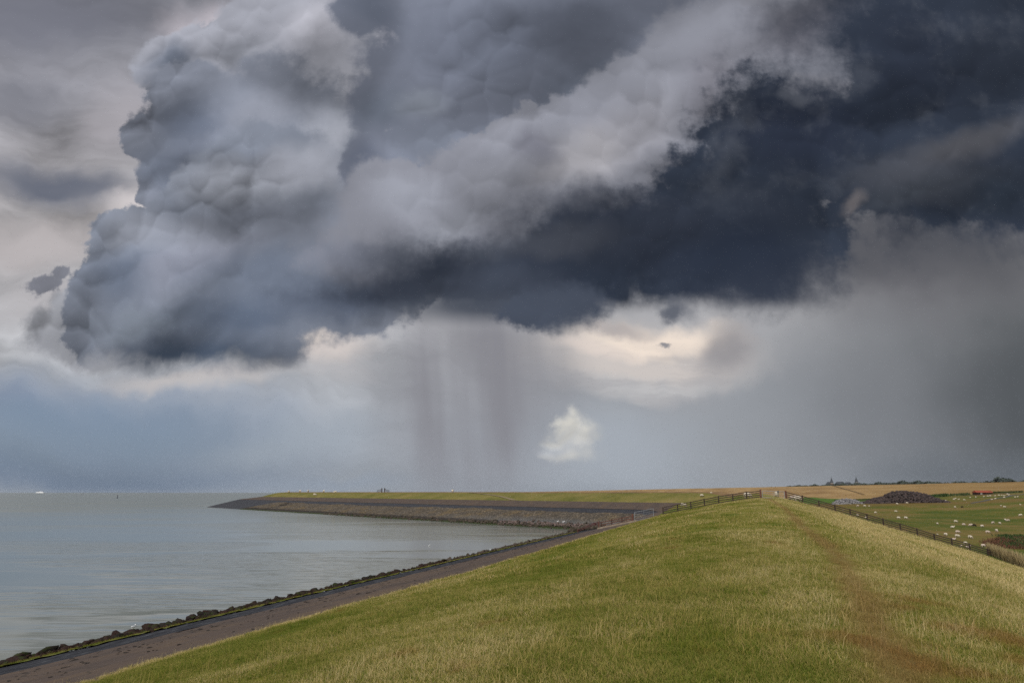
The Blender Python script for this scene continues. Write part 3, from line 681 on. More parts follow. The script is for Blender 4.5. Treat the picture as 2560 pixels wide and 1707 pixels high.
M['leaf'] = plain('far_leaves', (0.052, 0.064, 0.048), 0.9, c2=(0.030, 0.038, 0.030), scale=0.4)
M['brick'] = plain('town_brick', (0.20, 0.13, 0.10), 0.9)
M['slate'] = plain('slate', (0.07, 0.075, 0.085), 0.7)
M['pale'] = plain('pale_render', (0.45, 0.42, 0.38), 0.9)
M['white'] = plain('white_paint', (0.80, 0.80, 0.80), 0.5, var=0.06)
M['navy'] = plain('navy_paint', (0.03, 0.04, 0.07), 0.5)
M['weed'] = plain('dry_seaweed', (0.024, 0.018, 0.014), 0.95, bstr=0.5)
M['brush'] = plain('brushwood', (0.19, 0.105, 0.055), 0.95, c2=(0.085, 0.045, 0.028), scale=8.0)
M['reed'] = plain('dead_reed', (0.40, 0.315, 0.165), 0.95, c2=(0.24, 0.18, 0.085), scale=5.0)
M['sorrel'] = plain('sorrel', (0.150, 0.055, 0.040), 0.95, c2=(0.085, 0.060, 0.022), scale=2.0)
M['nettle'] = plain('nettle', (0.045, 0.085, 0.020), 0.95, c2=(0.03, 0.05, 0.014), scale=2.0)
M['rush'] = plain('rushes', (0.055, 0.075, 0.022), 0.95, c2=(0.035, 0.05, 0.016), scale=0.8)
M['road'] = plain('polder_road', (0.085, 0.082, 0.070), 0.9)
M['straw_strip'] = plain('mown_hay', (0.55, 0.46, 0.25), 0.95, c2=(0.42, 0.33, 0.16), scale=0.3)
def boulder_mat():
    m, g = new_mat('weedy_boulder'); pos = g.n('ShaderNodeNewGeometry').outputs['Position']; nr = g.sep(g.n('ShaderNodeNewGeometry').outputs['Normal'])[2]
    rnd = g.n('ShaderNodeObjectInfo').outputs['Random']
    n = g.noise(pos, 2.3, 5, 0.65)
    base = g.ramp(rnd, [(0.0, (0.011, 0.008, 0.007)), (0.5, (0.028, 0.013, 0.010)), (1.0, (0.018, 0.015, 0.011))])
    col = g.mix(g.rng(n, 0.52, 0.64), base, (0.024, 0.032, 0.007))
    col = g.mix(g.rng(g.noise(pos, 5.0, 4, 0.6), 0.64, 0.72, 0.0, 0.7), col, (0.070, 0.085, 0.014))
    col = g.mix(g.rng(g.noise(pos, 9.0, 3, 0.6), 0.60, 0.72, 0.0, 0.6), col, (0.012, 0.010, 0.009))
    finish(g, col, 0.85, bump(g, g.noise(pos, 11.0, 5, 0.65), 0.8, 0.06), 0.15); return m
M['boulder'] = boulder_mat()

# ================================================================== small shape helpers
def box_vf(cx, cy, cz, sx, sy, sz):
    v = [(cx + a * sx / 2, cy + b * sy / 2, cz + c * sz / 2) for a in (-1, 1) for b in (-1, 1) for c in (-1, 1)]
    f = [[0, 1, 3, 2], [4, 6, 7, 5], [0, 4, 5, 1], [2, 3, 7, 6], [0, 2, 6, 4], [1, 5, 7, 3]]
    return v, f
def merge(parts):
    V, F = [], []
    for v, f in parts:
        k = len(V); V += list(v); F += [[i + k for i in q] for q in f]
    return V, F
def beam_vf(a, b, w, h, bow=0.0):
    """board from a to b, w thick sideways, h high"""
    a, b = Vector(a), Vector(b); d = (b - a).normalized(); s = d.cross(Vector((0, 0, 1))).normalized() * w / 2; u = s.cross(d).normalized() * h / 2
    v = [q + i * s + j * u for q in (a, b) for i, j in ((-1, -1), (1, -1), (1, 1), (-1, 1))]
    return v, [[0, 3, 2, 1], [4, 5, 6, 7], [0, 1, 5, 4], [1, 2, 6, 5], [2, 3, 7, 6], [3, 0, 4, 7]]
def tube_vf(a, b, r0, r1=None, n=6):
    r1 = r0 if r1 is None else r1
    a, b = Vector(a), Vector(b); d = (b - a).normalized(); s = d.cross(Vector((0.3, 0.2, 1)) if abs(d.z) < 0.95 else Vector((1, 0, 0))).normalized(); u = d.cross(s)
    v = [q + (s * math.cos(t) + u * math.sin(t)) * r for q, r in ((a, r0), (b, r1)) for t in [2 * math.pi * i / n for i in range(n)]]
    return v, [[i, (i + 1) % n, n + (i + 1) % n, n + i] for i in range(n)] + [list(range(n))[::-1], list(range(n, 2 * n))]
def rock_mesh(name, seed, sub=2, rough=0.35, flat=0.75, mat='boulder'):
    bm = bmesh.new(); bmesh.ops.create_icosphere(bm, subdivisions=sub, radius=0.5)
    off = Vector((seed * 13.7, seed * 5.1, seed * 3.3))
    for v in bm.verts:
        n = mnoise.noise(v.co * 2.2 + off) * rough + mnoise.noise(v.co * 5.5 + off) * rough * 0.35
        v.co = v.co * (1 + n); v.co.z *= flat
    me = bpy.data.meshes.new(name); bm.to_mesh(me); bm.free(); me.materials.append(M[mat])
    me.polygons.foreach_set('use_smooth', [sub > 1] * len(me.polygons)); return me
def asph_z(x, y):
    p, a = to_pa(x, y); pt = float(itp(a, TOE_P)) + 0.35; zt = float(itp(a, TOE_Z)) - 0.02; t = (p - PB) / (pt - PB)
    return ZB + (zt - ZB) * t
def bay_h(x, y):
    w, l = bay_wl(x, y); return float(itp(w, BAY)) - max(0, 98 - l) * 0.14 + 0.05
def az_at(px, a, k=0.0, p0=0.0):
    """point on the line a + k (p - p0) across the dike in the direction of photo column px (at the horizon)"""
    d = ray(px, 1245); p1, a1 = to_pa(d[0], d[1])
    t = (a - k * p0) / (a1 - k * p1); return p1 * t, a1 * t

# ================================================================== fences across the dike
def fence(name, label, posts, rails, ph, pr, mat, post_mat=None, rail_h=0.14, tall=()):
    """posts: ground points; rails: heights; each post and each rail a part"""
    root = empty(name, posts[0]); o0 = Vector(posts[0])
    for i, q in enumerate(posts):
        h = ph + random.uniform(-0.05, 0.07) + (0.15 if i in tall else 0); r = pr * (1.5 if i in tall else 1)
        v, f = box_vf(0, 0, 0, r, r, 1)
        v = [(x * (0.94 if z > 0 else 1), y * (0.94 if z > 0 else 1), (h if z > 0 else -0.35) + (0.03 * (x > 0) if z > 0 else 0)) for x, y, z in v]
        tilt = Matrix.Rotation(random.uniform(-0.03, 0.03), 4, 'X') @ Matrix.Rotation(random.uniform(-0.03, 0.03), 4, 'Y') @ Matrix.Rotation(-TH, 4, 'Z')
        off = Vector(q) - o0
        mesh_obj('post', [tilt @ Vector(c) + off for c in v], f, M[post_mat or mat] if not (i in tall) else M['redwood'], root)
    back = Vector((-ST, -CT, 0)) * (pr / 2 + 0.02)
    for i in range(len(posts) - 1):
        for h in rails:
            a = Vector(posts[i]) - o0 + Vector((0, 0, h + random.uniform(-0.025, 0.025))) + back; b = Vector(posts[i + 1]) - o0 + Vector((0, 0, h + random.uniform(-0.025, 0.025))) + back
            e = (b - a) * 0.012
            mesh_obj('rail', *beam_vf(a - e, b + e, 0.035, rail_h), M[mat], root)
    return tag(root, label, 'fence')
AF = 115.5
def gpt(p, a): x, y = to_xy(p, a); return (x, y, float(dike_z(p, a)))
left_px = [1656, 1693, 1726.5, 1760.5, 1796.5, 1832, 1867, 1902.5]
right_px = [1966, 2006.5, 2046.6, 2085, 2122, 2162.5, 2202, 2242.5, 2283, 2323.5, 2365, 2407.5, 2450, 2476]
LP = [az_at(x, AF) for x in left_px]
RP = [az_at(x, AF, 0.22, 5.0) for x in right_px]
fence('wooden_fence', 'dark wooden rail fence climbing from the asphalt up to the crest gate', [gpt(*q) for q in LP], (0.20, 0.50, 0.80, 1.10), 1.20, 0.18, 'wood', tall=(7,))
fence('wooden_fence', 'long dark wooden rail fence running down the landward slope from the crest gate', [gpt(*q) for q in RP], (0.20, 0.50, 0.80, 1.10), 1.20, 0.18, 'wood', tall=(0,))
def tube_gate(label, A, B, h, bars, mat='steel', brace=True):
    root = empty('field_gate', A); o0 = Vector(A); A, B = Vector((0, 0, 0)), Vector(B) - o0; up = Vector((0, 0, 1)); lift = up * 0.12
    for q in (A, B): mesh_obj('stile', *tube_vf(q + lift, q + lift + up * h, 0.045), M[mat], root)
    for i in range(bars): mesh_obj('bar', *tube_vf(A + lift + up * h * i / (bars - 1), B + lift + up * h * i / (bars - 1), 0.04 if i in (0, bars - 1) else 0.02), M[mat], root)
    m_ = (A + B) / 2; mesh_obj('upright', *tube_vf(m_ + lift, m_ + lift + up * h, 0.018), M[mat], root)
    if brace: mesh_obj('brace', *tube_vf(A + lift + up * h, m_ + lift, 0.014), M[mat], root)
    return tag(root, label, 'gate')
pa, pb = LP[-1], RP[0]
tube_gate('thin grey tube gate between the two tall posts on the dike crest', gpt(pa[0] + 0.25, AF), gpt(pb[0] - 0.25, AF), 1.0, 4, brace=False)
# lower fence by the water
def apt(px, a_=AF): p, q = az_at(px, a_); x, y = to_xy(p, q); return (x, y, asph_z(x, y))
low = [apt(x, 117.0) for x in (1501, 1527, 1553, 1580)]
fence('wooden_fence', 'short reddish wooden fence on the asphalt beside the steel gate', low, (0.25, 0.60, 0.98), 1.15, 0.17, 'redwood', 'wood', tall=(3,))
gA, gB = apt(1585, 116.8), apt(1632, 116.2)
tube_gate('galvanised steel tube gate standing on the asphalt apron', gA, gB, 1.35, 5)
ka, kb = apt(1492, 115.6), apt(1590, 115.6)
tag(mesh_obj('kerb_beam', *beam_vf(Vector(ka) + Vector((0, 0, .1)), Vector(kb) + Vector((0, 0, .1)), 0.35, 0.30), M['concrete']), 'low concrete beam at the foot of the reddish fence', 'kerb')
rb = empty('barrier', apt(1495, 116.6)); o0 = rb.location
e0 = Vector(apt(1443, 117.0)); e0.z = max(e0.z, 0.2)
mesh_obj('post', *box_vf(0, 0, 0.6, 0.2, 0.2, 1.3), M['redwood'], rb)
for h0, h1 in ((1.15, 0.55), (0.95, 0.30)): mesh_obj('rail', *tube_vf((0, 0, h0), e0 - o0 + Vector((0, 0, h1)), 0.055), M['redpaint'], rb)
for k in range(3): mesh_obj('board', *beam_vf((-1.3, -0.1, 0.55 + 0.17 * k), (0.3, 0.05, 0.78 + 0.17 * k), 0.05, 0.10), M['redpaint'], rb)
mesh_obj('end_post', *tube_vf(e0 - o0 + Vector((0, 0, -0.6)), e0 - o0 + Vector((0, 0, 0.7)), 0.09), M['redwood'], rb)
tag(rb, 'faded red barrier rail slanting down to the water at the end of the fence', 'barrier')

# far crest gate on the bay dike
def far_gate():
    l0 = 300.0
    def pt(w): x, y = bay_xy(w, l0); return Vector((x, y, bay_h(x, y)))
    d = ray(955, 1231); best = min(np.linspace(150, 366, 400), key=lambda l: abs(bay_xy(36, l)[0] / bay_xy(36, l)[1] - d[0] / d[1])); l0 = best
    c = pt(36.5); root = empty('crest_gate', c)
    t = Vector((1, 0.1, 0)).normalized()
    for s in (-0.55, 0.55): mesh_obj('post', *box_vf(t.x * s, t.y * s, 0.75, 0.35, 0.35, 1.9), M['wood'], root)
    for s, e in ((-1, 2.6), (1, 2.6)):
        for h in (0.4, 0.75, 1.1): mesh_obj('rail', *beam_vf(t * s * 0.6 + Vector((0, 0, h + 0.15)), t * s * e + Vector((0, 0, h - 0.45)), 0.06, 0.14), M['wood'], root)
    tag(root, 'two dark gate posts with sloping rails on the far dike crest', 'gate')
far_gate()

# ================================================================== boulders along the near shore
rocks = [rock_mesh('boulder', s, 2, 0.8, 0.72) for s in range(10)]
nb = 0; aa_ = 14.0; spill = []
while aa_ < 131:
    dens = 1.0 if not (58.5 < aa_ < 64.5) else 0.25
    for row in range(4 if aa_ < 110 else 3):
        if random.random() > dens * (0.85, 0.80, 0.55, 0.22)[row]: continue
        a = aa_ + random.uniform(-0.3, 0.3); p = -30.55 - row * 0.46 + random.uniform(-0.35, 0.35)
        s = random.uniform(0.26, 0.54) * (0.95, 1.05, 1.0, 0.75)[row]
        if random.random() < 0.10: s *= 1.3
        x, y = to_xy(p, a)
        z = 0.20 - row * 0.08 + s * 0.15
        if nb < 300:
            o = share('boulder', rocks[random.randrange(10)]); o.location = (x, y, z); o.rotation_euler = (random.uniform(-.4, .4), random.uniform(-.4, .4), random.uniform(0, 6.3))
            o.scale = (s * random.uniform(0.9, 1.35), s * random.uniform(0.85, 1.15), s * random.uniform(0.8, 1.05))
            where_ = 'at the left edge of the picture, nearest the viewer' if a < 27 else 'around the floating gull' if a < 36 else 'in the long unbroken stretch right of the floating gull' if a < 58 else 'in the gappy stretch below the middle of the bay' if a < 70 else 'in the far stretch towards the bay corner'
            tag(o, 'dark weed-covered shore boulder ' + where_, 'boulder', 'boulders along the near shore'); nb += 1
        else: spill.append((x, y, z, s))
    aa_ += 0.44 * (0.7 + 0.6 * random.random())
def rubble(name, pts, mat, parent=None, sub=1, flat=False):
    protos = []
    for k in range(6):
        bm = bmesh.new(); bmesh.ops.create_icosphere(bm, subdivisions=sub, radius=0.5)
        for v in bm.verts: v.co *= 1 + mnoise.noise(v.co * 2.5 + Vector((k * 9.1, 3, 1))) * 0.6
        protos.append((np.array([v.co[:] for v in bm.verts]), np.array([[v.index for v in f.verts] for f in bm.faces]))); bm.free()
    V, F, n = [], [], 0
    for q in pts:
        x, y, z, s = q[:4]; pv, pf = protos[random.randrange(6)]
        R = np.array(Matrix.Rotation(random.uniform(0, 6.3), 3, 'Z') @ Matrix.Rotation(random.uniform(0, 6.3), 3, 'X'))
        sc = np.array([s * random.uniform(0.7, 1.5), s * random.uniform(0.7, 1.2), s * random.uniform(0.6, 1.0)])
        if flat: R = np.array(Matrix.Rotation(random.uniform(0, 6.3), 3, 'Z')); sc = np.array([s * random.uniform(0.6, 2.0), s * random.uniform(0.5, 1.1), s * 0.35])
        V.append((pv * sc) @ R.T + np.array([x, y, z])); F.append(pf + n); n += len(pv)
    return mesh_obj(name, np.concatenate(V), np.concatenate(F), M[mat], parent)
pts = []
for i in range(1500):
    a = 13 + 117 * random.random() ** 1.15; p = random.gauss(-31.0, 0.5)
    if 58.5 < a < 64 and random.random() < 0.6: continue
    x, y = to_xy(p, a); pts.append((x, y, 0.14 + 0.16 * (p + 31.0) + random.uniform(0, 0.06), random.uniform(0.12, 0.30)))
tag(rubble('shore_stones', pts, 'boulder'), 'small weedy stones packed between the shore boulders', 'stones', kind='stuff')
# broken stone in the inner corner of the bay and along its foot
pts = list(spill)
for i in range(420):
    l = random.uniform(104, 150) if i < 260 else random.uniform(150, 230); w = random.gauss(0.9, 0.7) - (0.6 if l > 150 else 0)
    if l < 112: w += random.uniform(-1.5, 2.0)
    x, y = bay_xy(w, l); pts.append((x, y, max(itp(w, BAY), -0.1) + 0.22, random.uniform(0.35, 0.85)))
for i in range(130):
    p, a = random.uniform(-31.5, -26.5), random.uniform(127, 137); x, y = to_xy(p, a); pts.append((x, y, 0.45 + 0.07 * (p + 31) + random.uniform(0, 0.3), random.uniform(0.4, 0.9)))
M['cornerstone'] = plain('corner_stone', (0.085, 0.060, 0.048), 0.9, c2=(0.022, 0.024, 0.010), scale=1.2, bstr=0.5)
tag(rubble('corner_rocks', pts, 'cornerstone'), 'broken stone heaped in the inner corner of the bay', 'rocks', kind='stuff')
pts = []
for i in range(150):
    l = random.uniform(103, 132); w = random.uniform(0.4, 2.2); x, y = bay_xy(w, l); pts.append((x, y, max(itp(w, BAY), 0) + 0.4, random.uniform(0.3, 0.6)))
M['pinkstone'] = plain('pinkish_stone', (0.20, 0.145, 0.125), 0.9, c2=(0.07, 0.05, 0.045), scale=1.5, bstr=0.5)
tag(rubble('pale_shore_rubble', pts, 'pinkstone'), 'brownish rubble above the waterline in the bay corner', 'rubble', kind='stuff')

# washed-up weed on the asphalt
pts = []
for i in range(520):
    a = 16 + 90 * random.random() ** 1.3; p = PB + 0.3 + abs(random.gauss(0, 2.6)) * (1 if random.random() < 0.8 else 2.2)
    if p > -16.5: continue
    x, y = to_xy(p, a); pts.append((x, y, asph_z(x, y) + 0.0, random.uniform(0.05, 0.16) * random.choice((1, 1, 1.6))))
tag(rubble('seaweed_wrack', pts, 'weed', flat=True), 'dark scraps of washed-up weed strewn over the asphalt', 'seaweed', kind='stuff')

# ================================================================== sheep
def sheep_mesh(name, pose, wool, face, seed=0):
    me = bpy.data.meshes.new(name + '_cage')
    if pose == 'graze':
        head = [(0.50, 0, 0.72, .15), (0.64, 0, 0.50, .115), (0.74, 0, 0.26, .10), (0.80, 0, 0.10, .06)]
    elif pose == 'lie':
        head = [(0.50, 0, 0.46, .16), (0.60, 0, 0.62, .12), (0.72, 0, 0.70, .105), (0.88, 0, 0.63, .06)]
    else:
        head = [(0.50, 0, 0.80, .16), (0.60, 0, 0.96, .12), (0.70, 0, 1.04, .11), (0.86, 0, 0.97, .065)]
    bz = 0.34 if pose == 'lie' else 0.64
    spine = [(-0.50, 0, bz + .02, .20), (-0.36, 0, bz + .03, .29), (-0.12, 0, bz, .315), (0.14, 0, bz, .305), (0.36, 0, bz + .03, .25)]
    V = spine + head; E = [(i, i + 1) for i in range(len(V) - 1)]
    def limb(root, pts):
        k = len(V); V.extend(pts); E.append((root, k)); E.extend((k + i, k + i + 1) for i in range(len(pts) - 1))
    if pose != 'lie':
        for s in (-1, 1):
            limb(4, [(0.34, s * .13, 0.40, .075), (0.36, s * .13, 0.22, .048), (0.34, s * .13, 0.02, .042)])
            limb(1, [(-0.36, s * .14, 0.42, .095), (-0.44, s * .14, 0.24, .052), (-0.38, s * .14, 0.02, .042)])
    hi = len(spine) + 1
    for s in (-1, 1):
        hx, hy, hz, _ = V[hi + 1]; limb(hi + 1, [(hx - 0.05, s * 0.16, hz + (0.05 if pose != 'graze' else 0.10), .03)])
    limb(0, [(-0.62, 0, bz - 0.05, .06), (-0.64, 0, bz - 0.25, .045)])
    me.from_pydata([v[:3] for v in V], E, [])
    o = bpy.data.objects.new(name, me); COL.objects.link(o)
    sk = o.modifiers.new('skin', 'SKIN'); sk.use_smooth_shade = True
    for i, v in enumerate(V): me.skin_vertices[0].data[i].radius = (v[3], v[3]); me.skin_vertices[0].data[i].use_root = (i == 2)
    o.modifiers.new('sub', 'SUBSURF').levels = 1; o.modifiers['sub'].render_levels = 1
    dg = bpy.context.evaluated_depsgraph_get(); dg.update()
    out = bpy.data.meshes.new_from_object(o.evaluated_get(dg)); out.name = name
    bpy.data.objects.remove(o); bpy.data.meshes.remove(me)
    out.materials.clear(); out.materials.append(M[wool]); out.materials.append(M[face])
    for p in out.polygons:
        c = p.center; p.use_smooth = True
        hx, _, hz, _ = head[1]
        p.material_index = 1 if (c.x > hx - 0.02 and (c - Vector((0.78, 0, head[2][2]))).length < 0.36) or (pose != 'lie' and c.z < 0.33 and c.x < 0.55) else 0
    return out
SM = {}
for pose in ('graze', 'stand', 'lie'):
    SM[pose, 'w'] = sheep_mesh('sheep', pose, 'wool', 'face'); SM[pose, 'p'] = sheep_mesh('sheep', pose, 'shorn', 'face')
SM['graze', 'b'] = sheep_mesh('sheep', 'graze', 'black', 'black'); SM['graze', 'd'] = sheep_mesh('sheep', 'graze', 'wool', 'black'); SM['stand', 'd'] = sheep_mesh('sheep', 'stand', 'wool', 'black')
def sheep(px, py, pose, kind, face, label, size=1.0, zf=ground_z, group='sheep on the pastures'):
    q = hit(px, py, zf)
    if q is None: print('no ground for sheep', px, py); return
    o = share('sheep', SM[pose, kind]); o.location = (q[0], q[1], q[2] - 0.02); o.rotation_euler = (0, 0, math.radians(face + random.uniform(-12, 12)))
    s = 0.60 * size * random.uniform(0.94, 1.06); o.scale = (s, s, s)
    tag(o, label, 'sheep', group)
R_, L_, A_, T_ = 0, 180, 90, -90            # facing right, left, away, towards the camera
near = [
 (2344, 1311, 'graze', 'w', A_, 'small white sheep grazing alone left of the flock in the low meadow', .8),
 (2390, 1306, 'graze', 'w', R_ - 30, 'white sheep grazing uphill, rearmost of the flock in the low meadow'),
 (2382, 1319, 'lie', 'w', R_, 'white sheep lying stretched out behind the fence, left of the grazing row'),
 (2410, 1314, 'graze', 'p', R_, 'pinkish sheep grazing sideways just left of the black-headed pair'),
 (2428, 1315.5, 'graze', 'p', L_, 'pinkish sheep grazing with its rump against a black sheep'),
 (2436, 1316, 'graze', 'b', R_, 'black sheep grazing close behind a pinkish one in the low meadow'),
 (2456, 1318, 'graze', 'w', R_, 'white sheep grazing right of the black one, in the middle row'),
 (2483, 1309, 'graze', 'p', L_, 'pinkish sheep grazing leftwards, left of a rounded white one near the right edge'),
 (2500, 1310, 'graze', 'w', T_, 'white sheep seen end-on, right of a pinkish one in the middle row'),
 (2514, 1302, 'graze', 'w', A_, 'left sheep of a close pair at the right of the low meadow'),
 (2521, 1303, 'graze', 'p', L_, 'right sheep of a close pair at the right of the low meadow'),
 (2470, 1333, 'graze', 'p', R_ - 20, 'pinkish sheep grazing downhill towards the red sorrel bed'),
 (2492, 1329.5, 'graze', 'w', T_, 'white sheep grazing above the red sorrel bed'),
 (2426, 1346, 'graze', 'w', T_ + 20, 'large white sheep grazing between the fence and the sorrel bed'),
 (2395, 1333, 'graze', 'p', R_, 'upper of two sheep grazing one below the other behind the fence'),
 (2394, 1343, 'graze', 'w', R_ - 40, 'lower of two sheep grazing one below the other behind the fence'),
 (2365, 1340, 'graze', 'w', A_, 'round white sheep seen from behind, right at a fence post'),
 (2384, 1350, 'lie', 'p', R_, 'pinkish sheep lying against the back of the fence'),
 (2414, 1361, 'graze', 'w', R_, 'white sheep seen between the rails of the last fence bays', .9),
 (2421, 1369, 'lie', 'p', R_, 'pinkish sheep lying behind the lowest rails'),
 (2402, 1366, 'lie', 'p', L_, 'pinkish lamb lying left of the third last fence post', .7),
 (2459, 1368, 'graze', 'p', R_, 'pinkish sheep grazing behind the last fence post'),
 (2344, 1336, 'lie', 'w', A_, 'white lamb peeping over the top rail', .5),
 (2388, 1269.5, 'graze', 'w', T_, 'white sheep on the dry bank left of a lone black sheep'),
 (2406, 1269, 'graze', 'b', L_, 'lone black sheep on the dry bank'),
 (2503, 1265.5, 'graze', 'w', A_, 'left sheep of a pair high on the bank near the right edge', .8),
 (2512, 1269, 'graze', 'd', R_ - 40, 'dark-legged sheep of a pair high on the bank near the right edge'),
 (2551, 1262, 'lie', 'w', A_, 'white sheep resting at the right edge, high on the bank', .8),
 (2552, 1290, 'graze', 'w', L_, 'white sheep grazing leftwards at the right edge of the meadow', 1.15),
 (2243, 1261, 'graze', 'w', R_ - 50, 'white sheep grazing at the foot of the dark stone heap, left of another'),
 (2268, 1258.5, 'graze', 'w', R_ - 20, 'white sheep standing in front of the middle of the dark stone heap'),
 (2173, 1265.5, 'lie', 'w', L_, 'white sheep lying at the left tip of the dark stone heap', .8),
 (2162, 1266.5, 'graze', 'w', R_, 'white sheep grazing below the gap between the two heaps'),
 (2145, 1266, 'graze', 'p', L_, 'sheep grazing in front of the pale rubble heap'),
 (2189, 1283, 'graze', 'w', R_ - 15, 'white sheep grazing on the bank just above the fence'),
 (2240, 1280, 'graze', 'w', R_ - 30, 'white sheep alone in the middle of the dry bank'),
 (2247, 1297, 'graze', 'w', R_, 'white sheep grazing in the left of the meadow with its head low'),
 (2265, 1297, 'graze', 'w', R_ - 45, 'white sheep grazing downhill right of its neighbour in the left of the meadow', 1.1),
 (2108, 1276, 'lie', 'w', R_, 'white sheep lying below the fence near the pale rubble', .9),
 (2145, 1288, 'lie', 'w', R_ - 20, 'white sheep lying half hidden by the lower rails', .9),
 (2165, 1294, 'lie', 'w', R_ - 20, 'small white sheep lying at the foot of a fence post', .7),
]
for q in near: sheep(*q[:6], *(q[6:] or (1.0,)))
for i, (x, y) in enumerate([(2364, 1253), (2389, 1246.5), (2385, 1249.5), (2411, 1251), (2397, 1248.5), (2426, 1245), (2440, 1244), (2460, 1242), (2470, 1241.5), (2476, 1241), (2488, 1240), (2498, 1239.5),
                            (2505, 1239.5), (2511, 1239.5), (2519, 1236.5), (2523, 1238.5), (2480, 1249), (2489, 1248), (2511, 1245), (2538, 1243), (2545, 1243.5)]):
    sheep(x, y, ('graze', 'lie', 'graze')[i % 3], 'w', random.choice((0, 180, 30, -40)), 'tiny white sheep scattered over the high pasture below the red-roofed shed', .9, group='sheep on the high pasture')
def rear_z(x, y):
    p, a = to_pa(x, y); return max(float(dike_z(p, a)) if a < 185 else -9, bay_h(x, y) if -13 < p < 8 or bay_wl(x, y)[1] > 110 else -9)
sheep(1755, 1241.5, 'graze', 'd', R_, 'black-and-white sheep on the green slope left of the crest fence', 1.0, rear_z)
sheep(1778, 1233.5, 'graze', 'w', R_, 'small white sheep at the top of the green slope behind the crest fence', .7, rear_z)
def on_dike(px, a, pose, kind, face, label, size=1.0):
    p, a = az_at(px, a); x, y, z = gpt(p, a); o = share('sheep', SM[pose, kind]); o.location = (x, y, z - 0.02); o.rotation_euler = (0, 0, math.radians(face)); o.scale = (size,) * 3
    tag(o, label, 'sheep', 'sheep on the pastures')
on_dike(1869, 124, 'graze', 'w', R_, 'white sheep behind the rails just left of the crest gate')
on_dike(1943, 128, 'stand', 'd', T_, 'dark-faced sheep looking this way through the crest gate')
on_dike(1985, 124, 'graze', 'p', R_, 'pinkish sheep behind the first bay right of the crest gate')
on_dike(1994, 122, 'graze', 'w', R_, 'white sheep behind the first bay right of the crest gate')
for px, w in ((722, 34.5), (750, 36.5), (770, 37.5), (809, 35.5), (838, 33.0), (787, 28.5), (1132, 35.0)):
    d = ray(px, 1231); l = min(np.linspace(100, 372, 900), key=lambda l: abs(bay_xy(w, l)[0] / bay_xy(w, l)[1] - d[0] / d[1])); x, y = bay_xy(w, l)
    o = share('sheep', SM['graze', 'w']); o.location = (x, y, bay_h(x, y) - 0.02); o.rotation_euler = (0, 0, random.uniform(0, 6)); o.scale = (1.15,) * 3
    tag(o, 'tiny white sheep on the grass of the far bay dike', 'sheep', 'sheep on the far bay dike')
q = hit(1709, 1267.5, rear_z)
if q: o = share('sheep', SM['graze', 'w']); o.location = q; o.scale = (.8,) * 3; tag(o, 'small white sheep on the asphalt just behind the lower fence bays', 'sheep', 'sheep on the pastures')

# ================================================================== heaps of stone in the pasture
def heap(name, label, px0, px1, depth, prof, deep, mat, n, smin, smax):
    a, b = spot(px0, 1260, depth), spot(px1, 1260, depth)
    root = empty(name, ((a[0] + b[0]) / 2, depth, float(field_z((a[0] + b[0]) / 2, depth)[0]))); o0 = root.location
    def h(u, v): return float(itp(u, prof)) * max(0.0, 1 - abs(v) ** 1.5) * (1 + 0.18 * float(fbm(np.array(u * 9.0), np.array(v * 3.0), 3, 5)))
    V = []; nu, nv = 44, 16
    for i in range(nu):
        for j in range(nv):
            u, v = i / (nu - 1), -1 + 2 * j / (nv - 1); x = a[0] + (b[0] - a[0]) * u; y = depth + v * deep
            V.append(Vector((x, y, float(field_z(x, y)[0]) + h(u, v) - 0.55)) - o0)
    mesh_obj('mound', V, grid_faces(nu, nv), M[mat], root, smooth=True)
    pts = []
    for i in range(n):
        u, v = random.random(), random.uniform(-1, 0.45); x = a[0] + (b[0] - a[0]) * u + random.gauss(0, .3); y = depth + v * deep
        pts.append((x - o0.x, y - o0.y, float(field_z(x, y)[0]) + h(u, v) - o0.z - 0.25 + random.uniform(0, .3), random.uniform(smin, smax)))
    r = rubble('loose_blocks', pts, mat, root); r['kind'] = 'stuff'
    tag(root, label, 'heap')
heap('stone_heap', 'long dark heap of dumped basalt blocks in the pasture', 2148, 2358, 250, [(0, 0), (.12, .7), (.22, 1.9), (.30, 2.1), (.38, 3.6), (.46, 4.2), (.62, 4.0), (.78, 2.9), (.9, 1.5), (1, 0)], 5.5, 'block', 1700, 0.45, 1.0)
heap('rubble_heap', 'low pale grey heap of rubble left of the dark one', 2082, 2150, 247, [(0, 0), (.2, 1.0), (.45, 1.7), (.7, 1.5), (.9, .8), (1, 0)], 3.5, 'greyblock', 480, 0.35, 0.8)

# ================================================================== the far pasture
def on_field(px, depth):
    d = ray(px, 1235); x = d[0] / d[1] * depth; return x, depth, float(field_z(x, depth)[0])
sx, sy, sz = on_field(2457, 285); shed = empty('shed', (sx, sy, sz))
mesh_obj('wall', *box_vf(0, 0, 0.35, 6.6, 2.6, 0.9), M['darkwall'], shed)
rv = [(-3.4, -1.6, 0.72), (3.4, -1.6, 0.72), (3.4, 1.6, 0.72), (-3.4, 1.6, 0.72), (-3.4, 0, 1.55), (3.4, 0, 1.55)]
shed_roof = mesh_obj('roof', rv, [[0, 1, 5, 4], [2, 3, 4, 5], [0, 4, 3], [1, 2, 5], [3, 2, 1, 0]], M['redroof'], shed)
for k in (0, 1): mesh_obj('roof_light', *box_vf(2.2 + 0.6 * k, -0.82, 1.17, 0.25, 0.5, 0.12), M['darkwall'], shed_roof)
mesh_obj('doorway', *box_vf(-1.4, -1.31, 0.35, 0.8, 0.04, 0.6), M['pale'], shed)
tag(shed, 'long low shed with a red roof and dark walls below the golden dike', 'shed')
